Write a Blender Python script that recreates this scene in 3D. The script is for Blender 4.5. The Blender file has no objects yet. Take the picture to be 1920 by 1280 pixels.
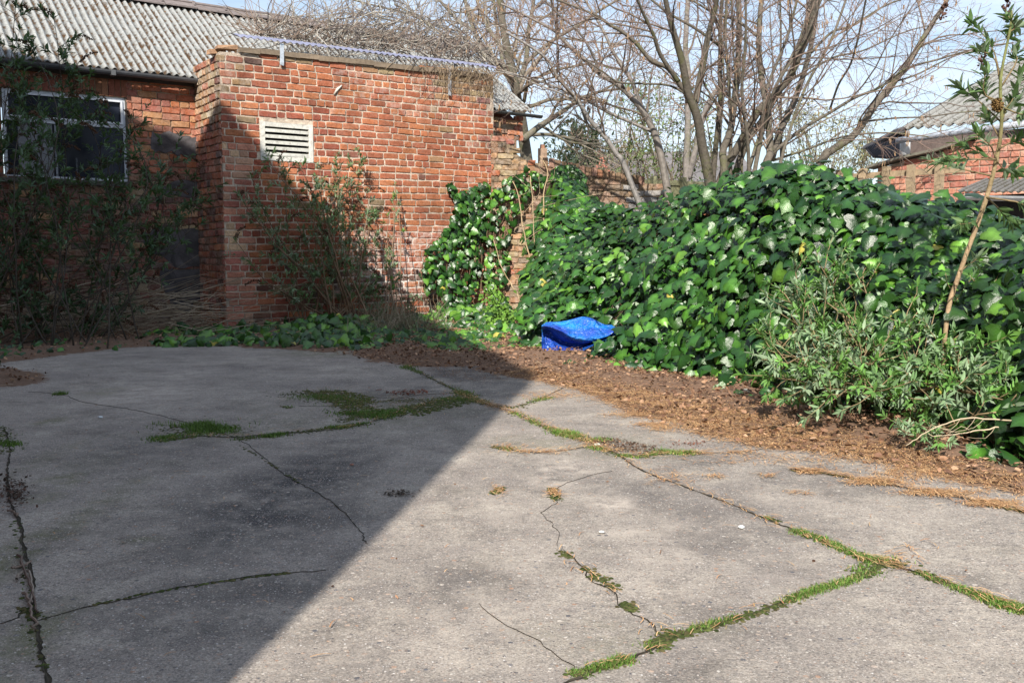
import bpy, math, random
import numpy as np
random.seed(11); RNG = np.random.default_rng(11)
scene = bpy.context.scene
D = bpy.data
# ------------------------------------------------------------------ camera
FOC = 1800.0; EYE = 0.92; PITCH = math.atan(170 / FOC)
cam_d = D.cameras.new('camera'); cam = D.objects.new('camera', cam_d); scene.collection.objects.link(cam)
cam_d.sensor_width = 36; cam_d.lens = FOC / 1920 * 36; cam_d.clip_start = 0.05; cam_d.clip_end = 2000
cam.location = (0, 0, EYE); cam.rotation_euler = (math.radians(90) - PITCH, 0, 0)
scene.camera = cam
scene.render.resolution_x = 1024; scene.render.resolution_y = 682
# ------------------------------------------------------------------ world, sun, exposure
SUN_EL = math.radians(38); SUN_TR = np.array([0.155308, 0.987866, 0.0])     # horizontal direction the light travels
world = D.worlds.new('World'); scene.world = world; world.use_nodes = True
def N(nt, typ, **kw):
    n = nt.nodes.new(typ)
    for k, v in kw.items():
        if k.startswith('i_'):
            key = k[2:]; key = int(key) if key.isdigit() else key.replace('_', ' ')
            n.inputs[key].default_value = v
        else: setattr(n, k, v)
    return n
def L(nt, a, b): nt.links.new(a, b)
def ramp(nt, fac, stops, interp='LINEAR'):
    r = N(nt, 'ShaderNodeValToRGB'); r.color_ramp.interpolation = interp
    els = r.color_ramp.elements
    while len(els) < len(stops): els.new(0.5)
    for e, (p, c) in zip(els, stops):
        e.position = p; e.color = (c[0], c[1], c[2], 1) if hasattr(c, '__len__') else (c, c, c, 1)
    if fac is not None: L(nt, fac, r.inputs[0])
    return r.outputs[0]
def mix(nt, fac, a, b, mode='MIX'):
    m = N(nt, 'ShaderNodeMix', data_type='RGBA', blend_type=mode)
    for sock, val in ((m.inputs[0], fac), (m.inputs[6], a), (m.inputs[7], b)):
        if isinstance(val, (int, float)): sock.default_value = val
        elif isinstance(val, tuple): sock.default_value = (val[0], val[1], val[2], 1)
        else: L(nt, val, sock)
    return m.outputs[2]
def math_n(nt, op, a, b=0.0, clamp=False):
    m = N(nt, 'ShaderNodeMath', operation=op, use_clamp=clamp)
    for sock, val in ((m.inputs[0], a), (m.inputs[1], b)):
        if isinstance(val, (int, float)): sock.default_value = val
        else: L(nt, val, sock)
    return m.outputs[0]
def noise(nt, vec, scale, detail=3, rough=0.55, out=0):
    n = N(nt, 'ShaderNodeTexNoise'); n.inputs['Scale'].default_value = scale
    n.inputs['Detail'].default_value = detail; n.inputs['Roughness'].default_value = rough
    if vec is not None: L(nt, vec, n.inputs['Vector'])
    return n.outputs[out]
nt = world.node_tree
bg = nt.nodes['Background']; bg.inputs[1].default_value = 0.10
sky = N(nt, 'ShaderNodeTexSky', sky_type='NISHITA', sun_disc=False)
sky.sun_elevation = SUN_EL; sky.sun_rotation = math.atan2(-SUN_TR[0], -SUN_TR[1])
sky.air_density = 1.0; sky.dust_density = 0.8; sky.ozone_density = 1.0
tc = N(nt, 'ShaderNodeTexCoord'); mp = N(nt, 'ShaderNodeMapping'); mp.inputs['Scale'].default_value = (1.0, 1.0, 4.0)
mp.inputs['Rotation'].default_value = (0.2, 0.25, 0.4)
L(nt, tc.outputs['Generated'], mp.inputs[0])
cl = noise(nt, mp.outputs[0], 2.6, 8, 0.62)
cf = ramp(nt, cl, [(0.38, 0.05), (0.50, 0.38), (0.68, 0.92)])
L(nt, mix(nt, cf, sky.outputs[0], (6.6, 7.5, 8.7)), bg.inputs[0])
sun_d = D.lights.new('sun', 'SUN'); sun_d.energy = 4.9; sun_d.angle = math.radians(0.6); sun_d.color = (1.0, 0.93, 0.83)
sun = D.objects.new('sun', sun_d); scene.collection.objects.link(sun)
ld = np.array([SUN_TR[0] * math.cos(SUN_EL), SUN_TR[1] * math.cos(SUN_EL), -math.sin(SUN_EL)])
from mathutils import Vector
sun.rotation_euler = Vector(ld).to_track_quat('-Z', 'Y').to_euler(); sun.location = (-2, -10, 12)
vs = scene.view_settings; vs.view_transform = 'Standard'; vs.look = 'None'; vs.gamma = 1; vs.exposure = 0.64
scene.render.engine = 'CYCLES'
# ------------------------------------------------------------------ measured layout helpers (photo measurements -> places in the world)
_F = np.array([0, math.cos(PITCH), -math.sin(PITCH)]); _U = np.array([0, math.sin(PITCH), math.cos(PITCH)]); _C = np.array([0, 0, EYE])
def ray(u, v): return _F + np.array([1., 0, 0]) * (u - 960) / FOC - _U * (v - 640) / FOC
def gnd(u, v, z=0.0):
    d = ray(u, v); return _C + d * ((z - EYE) / d[2])
def at(u, v, Y):
    d = ray(u, v); return _C + d * (Y / d[1])
def onpl(u, v, P, n):
    d = ray(u, v); return _C + d * (np.dot(P - _C, n) / np.dot(d, n))
def proj(p):
    q = np.asarray(p, float) - _C; w = q @ _F
    return 960 + FOC * q[..., 0] / w, 640 - FOC * (q @ _U) / w
UPZ = np.array([0, 0, 1.0])
_d = ray(3500, 470); A = np.array([_d[0], _d[1], 0]); A /= np.linalg.norm(A)      # along the building fronts
B = np.array([-A[1], A[0], 0])                                                     # into the depth
P0 = gnd(425, 615); P0[2] = 0                                                      # left front corner of the outhouse
W1 = P0 + B * 0.95                                                                 # plane of the long building
# ------------------------------------------------------------------ mesh helpers
class Geo:
    def __init__(s): s.V = []; s.C = []; s.n = 0; s.F = []
    def add(s, V, F, col=(1, 1, 1), a=0.0):
        V = np.asarray(V, float).reshape(-1, 3); k = len(V)
        c = np.ones((k, 4)); c[:, 3] = a
        col = np.asarray(col, float)
        if col.ndim == 2 and col.shape[1] == 4: c[:] = col
        else: c[:, :3] = col
        s.V.append(V); s.C.append(c)
        if isinstance(F, np.ndarray): s.F.append(F + s.n)
        else:
            by = {}
            for f in F: by.setdefault(len(f), []).append(f)
            for m, fs in by.items(): s.F.append(np.array(fs, int) + s.n)
        s.n += k
    def box(s, o, ax, ay, az, col=(1, 1, 1), jit=0.0):
        o = np.asarray(o, float); v = [o + ax * i + ay * j + az * k for k in (0, 1) for j in (0, 1) for i in (0, 1)]
        v = np.array(v)
        if jit: v = v + RNG.normal(0, jit, v.shape)
        s.add(v, [(0, 2, 3, 1), (4, 5, 7, 6), (0, 1, 5, 4), (2, 6, 7, 3), (0, 4, 6, 2), (1, 3, 7, 5)] if np.dot(np.cross(ax, ay), az) > 0 else
              [(1, 3, 2, 0), (6, 7, 5, 4), (4, 5, 1, 0), (3, 7, 6, 2), (2, 6, 4, 0), (5, 7, 3, 1)], col)
    def tube(s, pts, rad, sides=6, col=(1, 1, 1), cap=True):
        pts = np.asarray(pts, float); n = len(pts); rad = np.broadcast_to(np.asarray(rad, float), (n,))
        t = np.gradient(pts, axis=0); t /= (np.linalg.norm(t, axis=1, keepdims=True) + 1e-9)
        m = np.abs(t.mean(0)); ref = np.zeros(3); ref[int(np.argmin(m))] = 1
        n1 = np.cross(t, ref); n1 /= (np.linalg.norm(n1, axis=1, keepdims=True) + 1e-9); n2 = np.cross(t, n1)
        an = np.arange(sides) * 2 * math.pi / sides
        ring = (n1[:, None, :] * np.cos(an)[None, :, None] + n2[:, None, :] * np.sin(an)[None, :, None]) * rad[:, None, None] + pts[:, None, :]
        V = ring.reshape(-1, 3); i = np.arange(n - 1)[:, None] * sides; j = np.arange(sides)[None, :]; j2 = (j + 1) % sides
        F = np.stack([i + j, i + j2, i + sides + j2, i + sides + j], -1).reshape(-1, 4)[:, ::-1]
        c = np.asarray(col, float)
        if c.ndim == 2: c = np.repeat(c, sides, 0)
        s.add(V, F, c)
        if cap and sides > 2:
            s.F.append(np.array([list(range(sides))]) + s.n - n * sides)
            s.F.append(np.array([list(range(sides))[::-1]]) + s.n - sides)
    def inst(s, TV, TF, pos, X, Y, Z, scale, col, tmul=None, alpha=0.0):
        Nn = len(pos); m = len(TV)
        sc = np.asarray(scale, float); sc = sc[:, None] if sc.ndim == 1 else sc
        if sc.shape[1] == 1: sc = np.repeat(sc, 3, 1)
        V = (pos[:, None, :] + X[:, None, :] * (TV[None, :, 0:1] * sc[:, None, 0:1]) + Y[:, None, :] * (TV[None, :, 1:2] * sc[:, None, 1:2]) + Z[:, None, :] * (TV[None, :, 2:3] * sc[:, None, 2:3]))
        C = np.ones((Nn, m, 4)); C[:, :, :3] = col[:, None, :]; C[:, :, 3] = alpha
        if tmul is not None: C[:, :, :3] *= np.asarray(tmul)[None, :, None]
        s.V.append(V.reshape(-1, 3)); s.C.append(C.reshape(-1, 4))
        by = {}
        for f in TF: by.setdefault(len(f), []).append(f)
        for k, fs in by.items():
            fs = np.array(fs); s.F.append((fs[None] + (np.arange(Nn) * m)[:, None, None]).reshape(-1, k) + s.n)
        s.n += Nn * m
    def build(s, name, mat, parent=None, smooth=False, origin=None):
        me = D.meshes.new(name); V = np.concatenate(s.V) if s.V else np.zeros((0, 3))
        off = np.zeros(3)
        if parent is not None:
            q_ = parent
            while q_ is not None: off = off + np.array(q_.location); q_ = q_.parent
        elif origin is not None: off = np.asarray(origin, float)
        V = V - off
        me.vertices.add(len(V)); me.vertices.foreach_set('co', V.astype(np.float32).ravel())
        nl = sum(f.size for f in s.F); me.loops.add(nl)
        me.loops.foreach_set('vertex_index', np.concatenate([f.ravel() for f in s.F]).astype(np.int32))
        tot = np.concatenate([np.full(len(f), f.shape[1]) for f in s.F]).astype(np.int32)
        st = np.concatenate([[0], np.cumsum(tot)[:-1]]).astype(np.int32)
        me.polygons.add(len(tot)); me.polygons.foreach_set('loop_start', st)
        try: me.polygons.foreach_set('loop_total', tot)
        except Exception: pass
        me.polygons.foreach_set('use_smooth', np.full(len(tot), bool(smooth)))
        ca = me.color_attributes.new('col', 'FLOAT_COLOR', 'POINT'); ca.data.foreach_set('color', np.concatenate(s.C).astype(np.float32).ravel())
        me.update(calc_edges=True); me.validate(verbose=False)
        me.materials.append(mat)
        o = D.objects.new(name, me); scene.collection.objects.link(o)
        if parent is not None: o.parent = parent
        elif origin is not None: o.location = off
        return o
def tag(o, label=None, cat=None, group=None, kind=None):
    if label: o['label'] = label
    if cat: o['category'] = cat
    if group: o['group'] = group
    if kind: o['kind'] = kind
    return o
def thing(name, loc, label, cat, group=None):
    o = D.objects.new(name, None); scene.collection.objects.link(o); o.location = tuple(float(x) for x in loc); o.empty_display_size = 0.2
    return tag(o, label, cat, group)
def unit(v): return v / (np.linalg.norm(v, axis=-1, keepdims=True) + 1e-9)
def rnd(*s): return RNG.random(s)
def nrm(sd, *s): return RNG.normal(0, sd, s)
def lerp_poly(pts, t):
    pts = np.asarray(pts, float); k = len(pts) - 1; x = np.clip(np.asarray(t) * k, 0, k - 1e-6); i = x.astype(int); f = (x - i)[..., None]
    return pts[i] * (1 - f) + pts[i + 1] * f
def catmull(P, n):
    P = np.asarray(P, float); k = len(P)
    if k < 3: return lerp_poly(P, np.linspace(0, 1, n))
    x = np.linspace(0, k - 1 - 1e-6, n); i = x.astype(int); f = (x - i)[:, None]
    p1 = P[i]; p2 = P[i + 1]; p0 = P[np.maximum(i - 1, 0)]; p3 = P[np.minimum(i + 2, k - 1)]
    return 0.5 * (2 * p1 + (p2 - p0) * f + (2 * p0 - 5 * p1 + 4 * p2 - p3) * f ** 2 + (3 * p1 - p0 - 3 * p2 + p3) * f ** 3)
_nk = [(RNG.normal(0, 1, 3), RNG.random() * 6.28) for _ in range(24)]
def snoise(p, sc):
    p = np.asarray(p, float); r = np.zeros(p.shape[:-1])
    for i, (k, ph) in enumerate(_nk):
        f = sc * (0.6 if i < 8 else 1.2 if i < 16 else 2.4); r += np.sin(p @ k * f + ph) * (1 if i < 8 else .6 if i < 16 else .35)
    return r / 4.0
def inpoly(x, y, poly):
    poly = np.asarray(poly, float); r = np.zeros(np.shape(x), bool); j = len(poly) - 1
    for i in range(len(poly)):
        xi, yi = poly[i]; xj, yj = poly[j]
        c = ((yi > y) != (yj > y)) & (x < (xj - xi) * (y - yi) / (yj - yi + 1e-12) + xi); r ^= c; j = i
    return r
def dist_poly(x, y, pts, closed=False):
    pts = np.asarray(pts, float); d = np.full(np.shape(x), 1e9)
    m = len(pts) if closed else len(pts) - 1
    for i in range(m):
        a = pts[i]; b = pts[(i + 1) % len(pts)]; ab = b - a
        t = np.clip(((x - a[0]) * ab[0] + (y - a[1]) * ab[1]) / (ab @ ab + 1e-12), 0, 1)
        d = np.minimum(d, np.hypot(x - a[0] - t * ab[0], y - a[1] - t * ab[1]))
    return d
# ------------------------------------------------------------------ materials
def new_mat(name):
    m = D.materials.new(name); m.use_nodes = True; nt = m.node_tree
    return m, nt, nt.nodes['Principled BSDF'], nt.nodes['Material Output']
def attr_mat(name, rough=0.85, nscale=20, namt=0.35, bump=0.3, bscale=60, bdist=0.004, spec=0.4, transl=0.0, speck=None, speckscale=180, tint=None, metal=0.0, coat=0.0, large=0.0):
    m, nt, p, out = new_mat(name)
    at_ = N(nt, 'ShaderNodeAttribute', attribute_name='col'); g = N(nt, 'ShaderNodeNewGeometry'); pos = g.outputs['Position']
    nz = noise(nt, pos, nscale, 5, 0.6)
    k = ramp(nt, nz, [(0.25, 1 - namt), (0.75, 1 + namt)])
    if large: k = mix(nt, 1.0, k, ramp(nt, noise(nt, pos, 1.7, 6, 0.65), [(0.3, 1 - large), (0.5, 1.0), (0.7, 1 + large * .6)]), 'MULTIPLY')
    c = mix(nt, 1.0, at_.outputs['Color'], k, 'MULTIPLY')
    if tint:                                    # (colour, scale, low, high, strength)
        tm = ramp(nt, noise(nt, pos, tint[1], 6, 0.65), [(tint[2], 0.0), (tint[3], tint[4])]); c = mix(nt, tm, c, tint[0])
    if speck:                                   # alpha channel scales how much salt / lichen shows
        sm = ramp(nt, noise(nt, pos, 14, 7, 0.75), [(0.44, 0.0), (0.60, 1.0)])
        sm = math_n(nt, 'MULTIPLY', sm, at_.outputs['Alpha'], True); c = mix(nt, sm, c, speck)
    L(nt, c, p.inputs['Base Color']); p.inputs['Roughness'].default_value = rough; p.inputs['Specular IOR Level'].default_value = spec; p.inputs['Metallic'].default_value = metal
    p.inputs['Coat Weight'].default_value = coat
    if bump:
        b = N(nt, 'ShaderNodeBump'); b.inputs['Strength'].default_value = bump; b.inputs['Distance'].default_value = bdist
        L(nt, noise(nt, pos, bscale, 6, 0.65), b.inputs['Height']); L(nt, b.outputs[0], p.inputs['Normal'])
    if transl:
        tr = N(nt, 'ShaderNodeBsdfTranslucent'); L(nt, mix(nt, 0.5, c, (0.2, 0.35, 0.04)), tr.inputs[0]); ms = N(nt, 'ShaderNodeMixShader'); ms.inputs[0].default_value = transl
        L(nt, p.outputs[0], ms.inputs[1]); L(nt, tr.outputs[0], ms.inputs[2]); L(nt, ms.outputs[0], out.inputs[0])
    return m
M = {}
M['brick'] = attr_mat('brick', 0.93, 45, 0.34, 0.9, 90, 0.006, 0.2, speck=(0.62, 0.55, 0.50), speckscale=200, tint=((0.10, 0.05, 0.04), 5, 0.55, 0.75, 0.5), large=0.38)
M['mortar'] = attr_mat('mortar', 0.97, 30, 0.35, 1.0, 70, 0.012, 0.1, large=0.3, tint=((0.09, 0.075, 0.06), 6, 0.5, 0.72, 0.6))
M['render'] = attr_mat('cement_render', 0.95, 7, 0.35, 0.8, 40, 0.01, 0.15)
M['wood'] = attr_mat('weathered_wood', 0.85, 25, 0.3, 0.6, 60, 0.003, 0.3)
M['paint'] = attr_mat('flaking_paint', 0.6, 30, 0.25, 0.4, 80, 0.002, 0.4, tint=((0.22, 0.2, 0.17), 22, 0.55, 0.7, 0.6))
M['plastic'] = attr_mat('gutter_plastic', 0.42, 12, 0.25, 0.1, 60, 0.001, 0.5)
M['metal'] = attr_mat('galvanised_metal', 0.38, 40, 0.3, 0.2, 80, 0.001, 0.6, metal=0.55)
M['bark'] = attr_mat('bark', 0.85, 22, 0.4, 0.7, 50, 0.01, 0.3, tint=((0.11, 0.12, 0.04), 5, 0.52, 0.66, 0.6))
M['silver'] = attr_mat('silver_bark', 0.5, 18, 0.4, 0.4, 50, 0.006, 0.5)
M['twig'] = attr_mat('twig', 0.75, 12, 0.3, 0, 50, 0, 0.3)
M['ivy'] = attr_mat('ivy_leaf', 0.31, 14, 0.3, 0.7, 38, 0.006, 0.5, transl=0.05)
M['budd'] = attr_mat('grey_green_leaf', 0.62, 14, 0.25, 0, 50, 0, 0.35, transl=0.22)
M['dead'] = attr_mat('dead_plant', 0.9, 30, 0.35, 0, 50, 0, 0.15)
M['grass'] = attr_mat('grass', 0.6, 8, 0.3, 0, 50, 0, 0.3, transl=0.3)
M['slate'] = attr_mat('ridge_tile', 0.85, 15, 0.3, 0.5, 40, 0.006, 0.3)
M['dark'] = attr_mat('dark_inside', 0.95, 8, 0.2, 0.3, 30, 0.01, 0.1)
M['frame'] = attr_mat('window_paint', 0.4, 30, 0.15, 0, 50, 0, 0.5)
M['stone'] = attr_mat('pebble', 0.8, 60, 0.3, 0.4, 120, 0.002, 0.3)
def glass():
    m, nt, p, out = new_mat('old_window_glass')
    g = N(nt, 'ShaderNodeNewGeometry'); nz = noise(nt, g.outputs['Position'], 1.6, 3)
    L(nt, ramp(nt, nz, [(0.35, (0.006, 0.008, 0.014)), (0.65, (0.022, 0.027, 0.042))]), p.inputs['Base Color'])
    p.inputs['Roughness'].default_value = 0.12; p.inputs['Specular IOR Level'].default_value = 0.10
    b = N(nt, 'ShaderNodeBump'); b.inputs['Strength'].default_value = 0.15; b.inputs['Distance'].default_value = 0.02; L(nt, noise(nt, g.outputs['Position'], 3.5, 2), b.inputs['Height']); L(nt, b.outputs[0], p.inputs['Normal'])
    return m
M['glass'] = glass()
def sheet(name, c1, c2, moss, valley=0.5, mossamt=1.0):          # corrugated fibre cement: col.r holds height in the wave
    m, nt, p, out = new_mat(name)
    a = N(nt, 'ShaderNodeAttribute', attribute_name='col'); g = N(nt, 'ShaderNodeNewGeometry'); pos = g.outputs['Position']
    sep = N(nt, 'ShaderNodeSeparateColor'); L(nt, a.outputs['Color'], sep.inputs[0])
    c = mix(nt, noise(nt, pos, 16, 7, 0.72), c1, c2)
    f = mix(nt, ramp(nt, noise(nt, pos, 45, 5, 0.7), [(0.42, 0.0), (0.6, 0.75)]), c, (c2[0] * .45, c2[1] * .45, c2[2] * .42))
    patch = ramp(nt, noise(nt, pos, 1.4, 3), [(0.35, -0.25), (0.65, 0.25)])
    low = math_n(nt, 'SUBTRACT', 1.0, sep.outputs[0])
    s = math_n(nt, 'MULTIPLY', low, valley); s2 = math_n(nt, 'ADD', s, math_n(nt, 'MULTIPLY', noise(nt, pos, 11, 4, 0.6), 1.0)); s3 = math_n(nt, 'ADD', s2, math_n(nt, 'MULTIPLY', patch, 0.5))
    mm = ramp(nt, s3, [(0.70, 0.0), (0.86, mossamt)])
    f = mix(nt, 1.0, f, ramp(nt, sep.outputs[0], [(0.0, 0.5), (0.55, 0.95), (1.0, 1.1)]), 'MULTIPLY')
    f = mix(nt, mm, f, mix(nt, noise(nt, pos, 60, 3), (moss[0] * .5, moss[1] * .5, moss[2] * .5), moss))
    L(nt, f, p.inputs['Base Color']); p.inputs['Roughness'].default_value = 0.95; p.inputs['Specular IOR Level'].default_value = 0.15
    b = N(nt, 'ShaderNodeBump'); b.inputs['Strength'].default_value = 0.9; b.inputs['Distance'].default_value = 0.012
    L(nt, math_n(nt, 'ADD', noise(nt, pos, 40, 5, 0.7), mm), b.inputs['Height']); L(nt, b.outputs[0], p.inputs['Normal'])
    return m
M['sheet'] = sheet('mossy_fibre_cement', (0.21, 0.215, 0.22), (0.46, 0.475, 0.47), (0.10, 0.06, 0.032), 0.22)
M['sheet_r'] = sheet('lichen_fibre_cement', (0.20, 0.20, 0.195), (0.36, 0.36, 0.34), (0.10, 0.085, 0.06), 0.2)
M['sheet_d'] = sheet('dark_fibre_cement', (0.13, 0.125, 0.12), (0.22, 0.21, 0.20), (0.10, 0.09, 0.06), 0.3)
M['clad'] = attr_mat('dark_cladding', 0.5, 9, 0.3, 0.1, 40, 0.002, 0.4)
M['pvc'] = attr_mat('lilac_plastic_sheet', 0.45, 14, 0.3, 0.1, 60, 0.002, 0.5, transl=0.0)
def concrete():
    m, nt, p, out = new_mat('worn_concrete')
    a = N(nt, 'ShaderNodeAttribute', attribute_name='col'); g = N(nt, 'ShaderNodeNewGeometry'); pos = g.outputs['Position']
    sep = N(nt, 'ShaderNodeSeparateColor'); L(nt, a.outputs['Color'], sep.inputs[0])
    n1 = noise(nt, pos, 1.1, 8, 0.65); n2 = noise(nt, pos, 7, 6, 0.65); n3 = noise(nt, pos, 150, 4, 0.7); n4 = noise(nt, pos, 42, 5, 0.7)
    c = mix(nt, ramp(nt, n1, [(0.32, 0.0), (0.68, 1.0)]), (0.25, 0.222, 0.198), (0.47, 0.42, 0.355))
    c = mix(nt, ramp(nt, n2, [(0.35, 0.0), (0.70, 0.6)]), c, (0.19, 0.165, 0.155))
    c = mix(nt, ramp(nt, n4, [(0.46, 0.0), (0.64, 0.6)]), c, (0.145, 0.135, 0.125))
    n5 = noise(nt, pos, 3.2, 7, 0.7)
    c = mix(nt, 1.0, c, ramp(nt, n5, [(0.33, 0.66), (0.48, 1.0), (0.68, 1.18)]), 'MULTIPLY')
    c = mix(nt, 1.0, c, ramp(nt, n3, [(0.28, 0.45), (0.72, 1.55)]), 'MULTIPLY')
    # masks painted per place: red = moss green film, green = dark stain, blue = pale worn laitance
    nm = ramp(nt, noise(nt, pos, 9, 6, 0.7), [(0.38, 0.0), (0.62, 1.0)])
    c = mix(nt, math_n(nt, 'MULTIPLY', math_n(nt, 'MULTIPLY', sep.outputs[1], ramp(nt, n2, [(0.35, 0.25), (0.55, 1.0)])), 1.0, True), c, (0.07, 0.068, 0.068))
    c = mix(nt, math_n(nt, 'MULTIPLY', math_n(nt, 'MULTIPLY', sep.outputs[2], nm), 1.0, True), c, (0.50, 0.44, 0.38))
    c = mix(nt, math_n(nt, 'MULTIPLY', math_n(nt, 'MULTIPLY', sep.outputs[0], nm), 0.8, True), c, (0.115, 0.125, 0.05))
    # exposed aggregate
    bumpv = None
    for sc, r0, keep, stops in ((42, 0.30, 0.74, [(0.0, (0.42, 0.36, 0.30)), (0.35, (0.36, 0.22, 0.15)), (0.6, (0.55, 0.50, 0.44)), (0.8, (0.15, 0.15, 0.16)), (1.0, (0.10, 0.10, 0.11))]), (70, 0.32, 0.58, [(0.0, (0.46, 0.40, 0.33)), (0.3, (0.34, 0.22, 0.16)), (0.5, (0.60, 0.56, 0.50)), (0.7, (0.24, 0.20, 0.17)), (1.0, (0.085, 0.09, 0.105))]),
                          (120, 0.34, 0.42, [(0.0, (0.58, 0.54, 0.49)), (0.5, (0.11, 0.10, 0.10)), (0.8, (0.42, 0.32, 0.26)), (1.0, (0.7, 0.68, 0.66))]),
                          (240, 0.38, 0.40, [(0.0, (0.60, 0.56, 0.52)), (0.5, (0.09, 0.085, 0.085)), (1.0, (0.45, 0.38, 0.33))])):
        vo = N(nt, 'ShaderNodeTexVoronoi', feature='F1'); vo.inputs['Scale'].default_value = sc; L(nt, pos, vo.inputs['Vector'])
        s2 = N(nt, 'ShaderNodeSeparateColor'); L(nt, vo.outputs['Color'], s2.inputs[0])
        wob = math_n(nt, 'ADD', vo.outputs['Distance'], math_n(nt, 'MULTIPLY', noise(nt, pos, sc * 2.2, 2), 0.25))
        inside = ramp(nt, wob, [(r0 + .08, 1.0), (r0 + 0.14, 0.0)])
        pick = ramp(nt, s2.outputs[0], [(keep, 0.0), (keep + 0.02, 1.0)])
        f = math_n(nt, 'MULTIPLY', inside, pick, True)
        f = math_n(nt, 'MULTIPLY', f, ramp(nt, n2, [(0.34, 0.5), (0.52, 1.0)]))
        c = mix(nt, math_n(nt, 'MULTIPLY', f, math_n(nt, 'ADD', math_n(nt, 'MULTIPLY', s2.outputs[2], 0.85), 0.34)), c, ramp(nt, s2.outputs[1], stops))
        bumpv = f if bumpv is None else math_n(nt, 'ADD', bumpv, f)
    sm = a.outputs['Alpha']                                   # soil
    soil = mix(nt, noise(nt, pos, 26, 6, 0.7), (0.07, 0.042, 0.028), (0.28, 0.18, 0.125))
    sf = ramp(nt, math_n(nt, 'ADD', sm, math_n(nt, 'MULTIPLY', math_n(nt, 'SUBTRACT', noise(nt, pos, 14, 5, 0.7), 0.5), 0.9)), [(0.42, 0.0), (0.58, 1.0)])
    c = mix(nt, sf, c, soil)
    L(nt, c, p.inputs['Base Color']); p.inputs['Roughness'].default_value = 0.93; p.inputs['Specular IOR Level'].default_value = 0.2
    b = N(nt, 'ShaderNodeBump'); b.inputs['Strength'].default_value = 0.75; b.inputs['Distance'].default_value = 0.003
    h = math_n(nt, 'ADD', math_n(nt, 'MULTIPLY', n3, 1.2), math_n(nt, 'MULTIPLY', bumpv, 0.5)); h = math_n(nt, 'ADD', h, math_n(nt, 'MULTIPLY', n4, 1.3)); L(nt, h, b.inputs['Height']); L(nt, b.outputs[0], p.inputs['Normal'])
    return m
M['concrete'] = concrete()
def soilmat():
    m, nt, p, out = new_mat('soil'); g = N(nt, 'ShaderNodeNewGeometry'); pos = g.outputs['Position']
    L(nt, ramp(nt, noise(nt, pos, 3, 8, 0.7), [(0.3, (0.05, 0.035, 0.022)), (0.7, (0.14, 0.10, 0.06))]), p.inputs['Base Color']); p.inputs['Roughness'].default_value = 0.95
    return m
M['soil'] = soilmat()
def tarp():
    m, nt, p, out = new_mat('blue_plastic'); a = N(nt, 'ShaderNodeAttribute', attribute_name='col'); g = N(nt, 'ShaderNodeNewGeometry'); pos = g.outputs['Position']
    c = mix(nt, ramp(nt, noise(nt, pos, 7, 4, 0.6), [(0.38, 0.0), (0.62, 1.0)]), a.outputs['Color'], (0.012, 0.055, 0.42))
    c = mix(nt, ramp(nt, noise(nt, pos, 40, 5, 0.7), [(0.60, 0.0), (0.68, 0.75)]), c, (0.45, 0.62, 0.85))
    L(nt, c, p.inputs['Base Color']); p.inputs['Roughness'].default_value = 0.3; p.inputs['Specular IOR Level'].default_value = 0.5
    vo = N(nt, 'ShaderNodeTexVoronoi', feature='F1'); vo.inputs['Scale'].default_value = 15; dv = mix(nt, 0.12, pos, noise(nt, pos, 9, 3, 0.6, 1)); L(nt, dv, vo.inputs['Vector'])
    b = N(nt, 'ShaderNodeBump'); b.inputs['Strength'].default_value = 0.9; b.inputs['Distance'].default_value = 0.03; L(nt, math_n(nt, 'ADD', math_n(nt, 'MULTIPLY', vo.outputs['Distance'], 1.1), noise(nt, pos, 24, 5, 0.65)), b.inputs['Height']); L(nt, b.outputs[0], p.inputs['Normal'])
    return m
M['tarp'] = tarp()
# ------------------------------------------------------------------ ground
def gp(px): return [gnd(u, v)[:2] for u, v in px]
LIT_R = gp([(640, 664), (760, 688), (880, 690), (1000, 712), (1120, 742), (1190, 775), (1300, 815), (1420, 838), (1560, 852), (1700, 882), (1800, 905), (1920, 930), (2080, 985), (2200, 800), (1700, 700), (1400, 660), (1200, 630), (1000, 605), (850, 600), (640, 618)])
LIT_L = gp([(-400, 745), (-40, 728), (40, 724), (95, 708), (60, 696), (-10, 690), (-10, 682), (60, 674), (130, 662), (250, 651), (420, 649), (560, 657), (660, 668), (660, 600), (400, 592), (-40, 592), (-500, 600)])
LITTER = [LIT_R, LIT_L]
def litter_in(x, y): return inpoly(x, y, LIT_R) | inpoly(x, y, LIT_L)
xs = np.linspace(-9, 8, 680); ys = np.concatenate([np.arange(-2, 1.5, 0.1), np.arange(1.5, 8, 0.02), np.arange(8, 16, 0.04)])
XX, YY = np.meshgrid(xs, ys)
inn = litter_in(XX, YY)
dd = np.minimum(dist_poly(XX, YY, LIT_R, True), dist_poly(XX, YY, LIT_L, True)); sd = np.where(inn, dd, -dd)
_p = np.stack([XX, YY, XX * 0], -1); sd = sd + .07 * snoise(_p, 3.5) + .05 * snoise(_p + 9, 11)
soil = np.clip(0.5 + sd * 4.5, 0, 1)
P3 = np.stack([XX, YY, XX * 0], -1)
ZZ = np.where(sd > 0, np.minimum(sd * 0.12, 0.05) * (0.75 + 0.5 * snoise(P3, 5)) + np.clip(sd, 0, .1) * 0.1 * snoise(P3, 22), 0)
col = np.zeros(XX.shape + (4,)); col[..., 3] = soil
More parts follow.
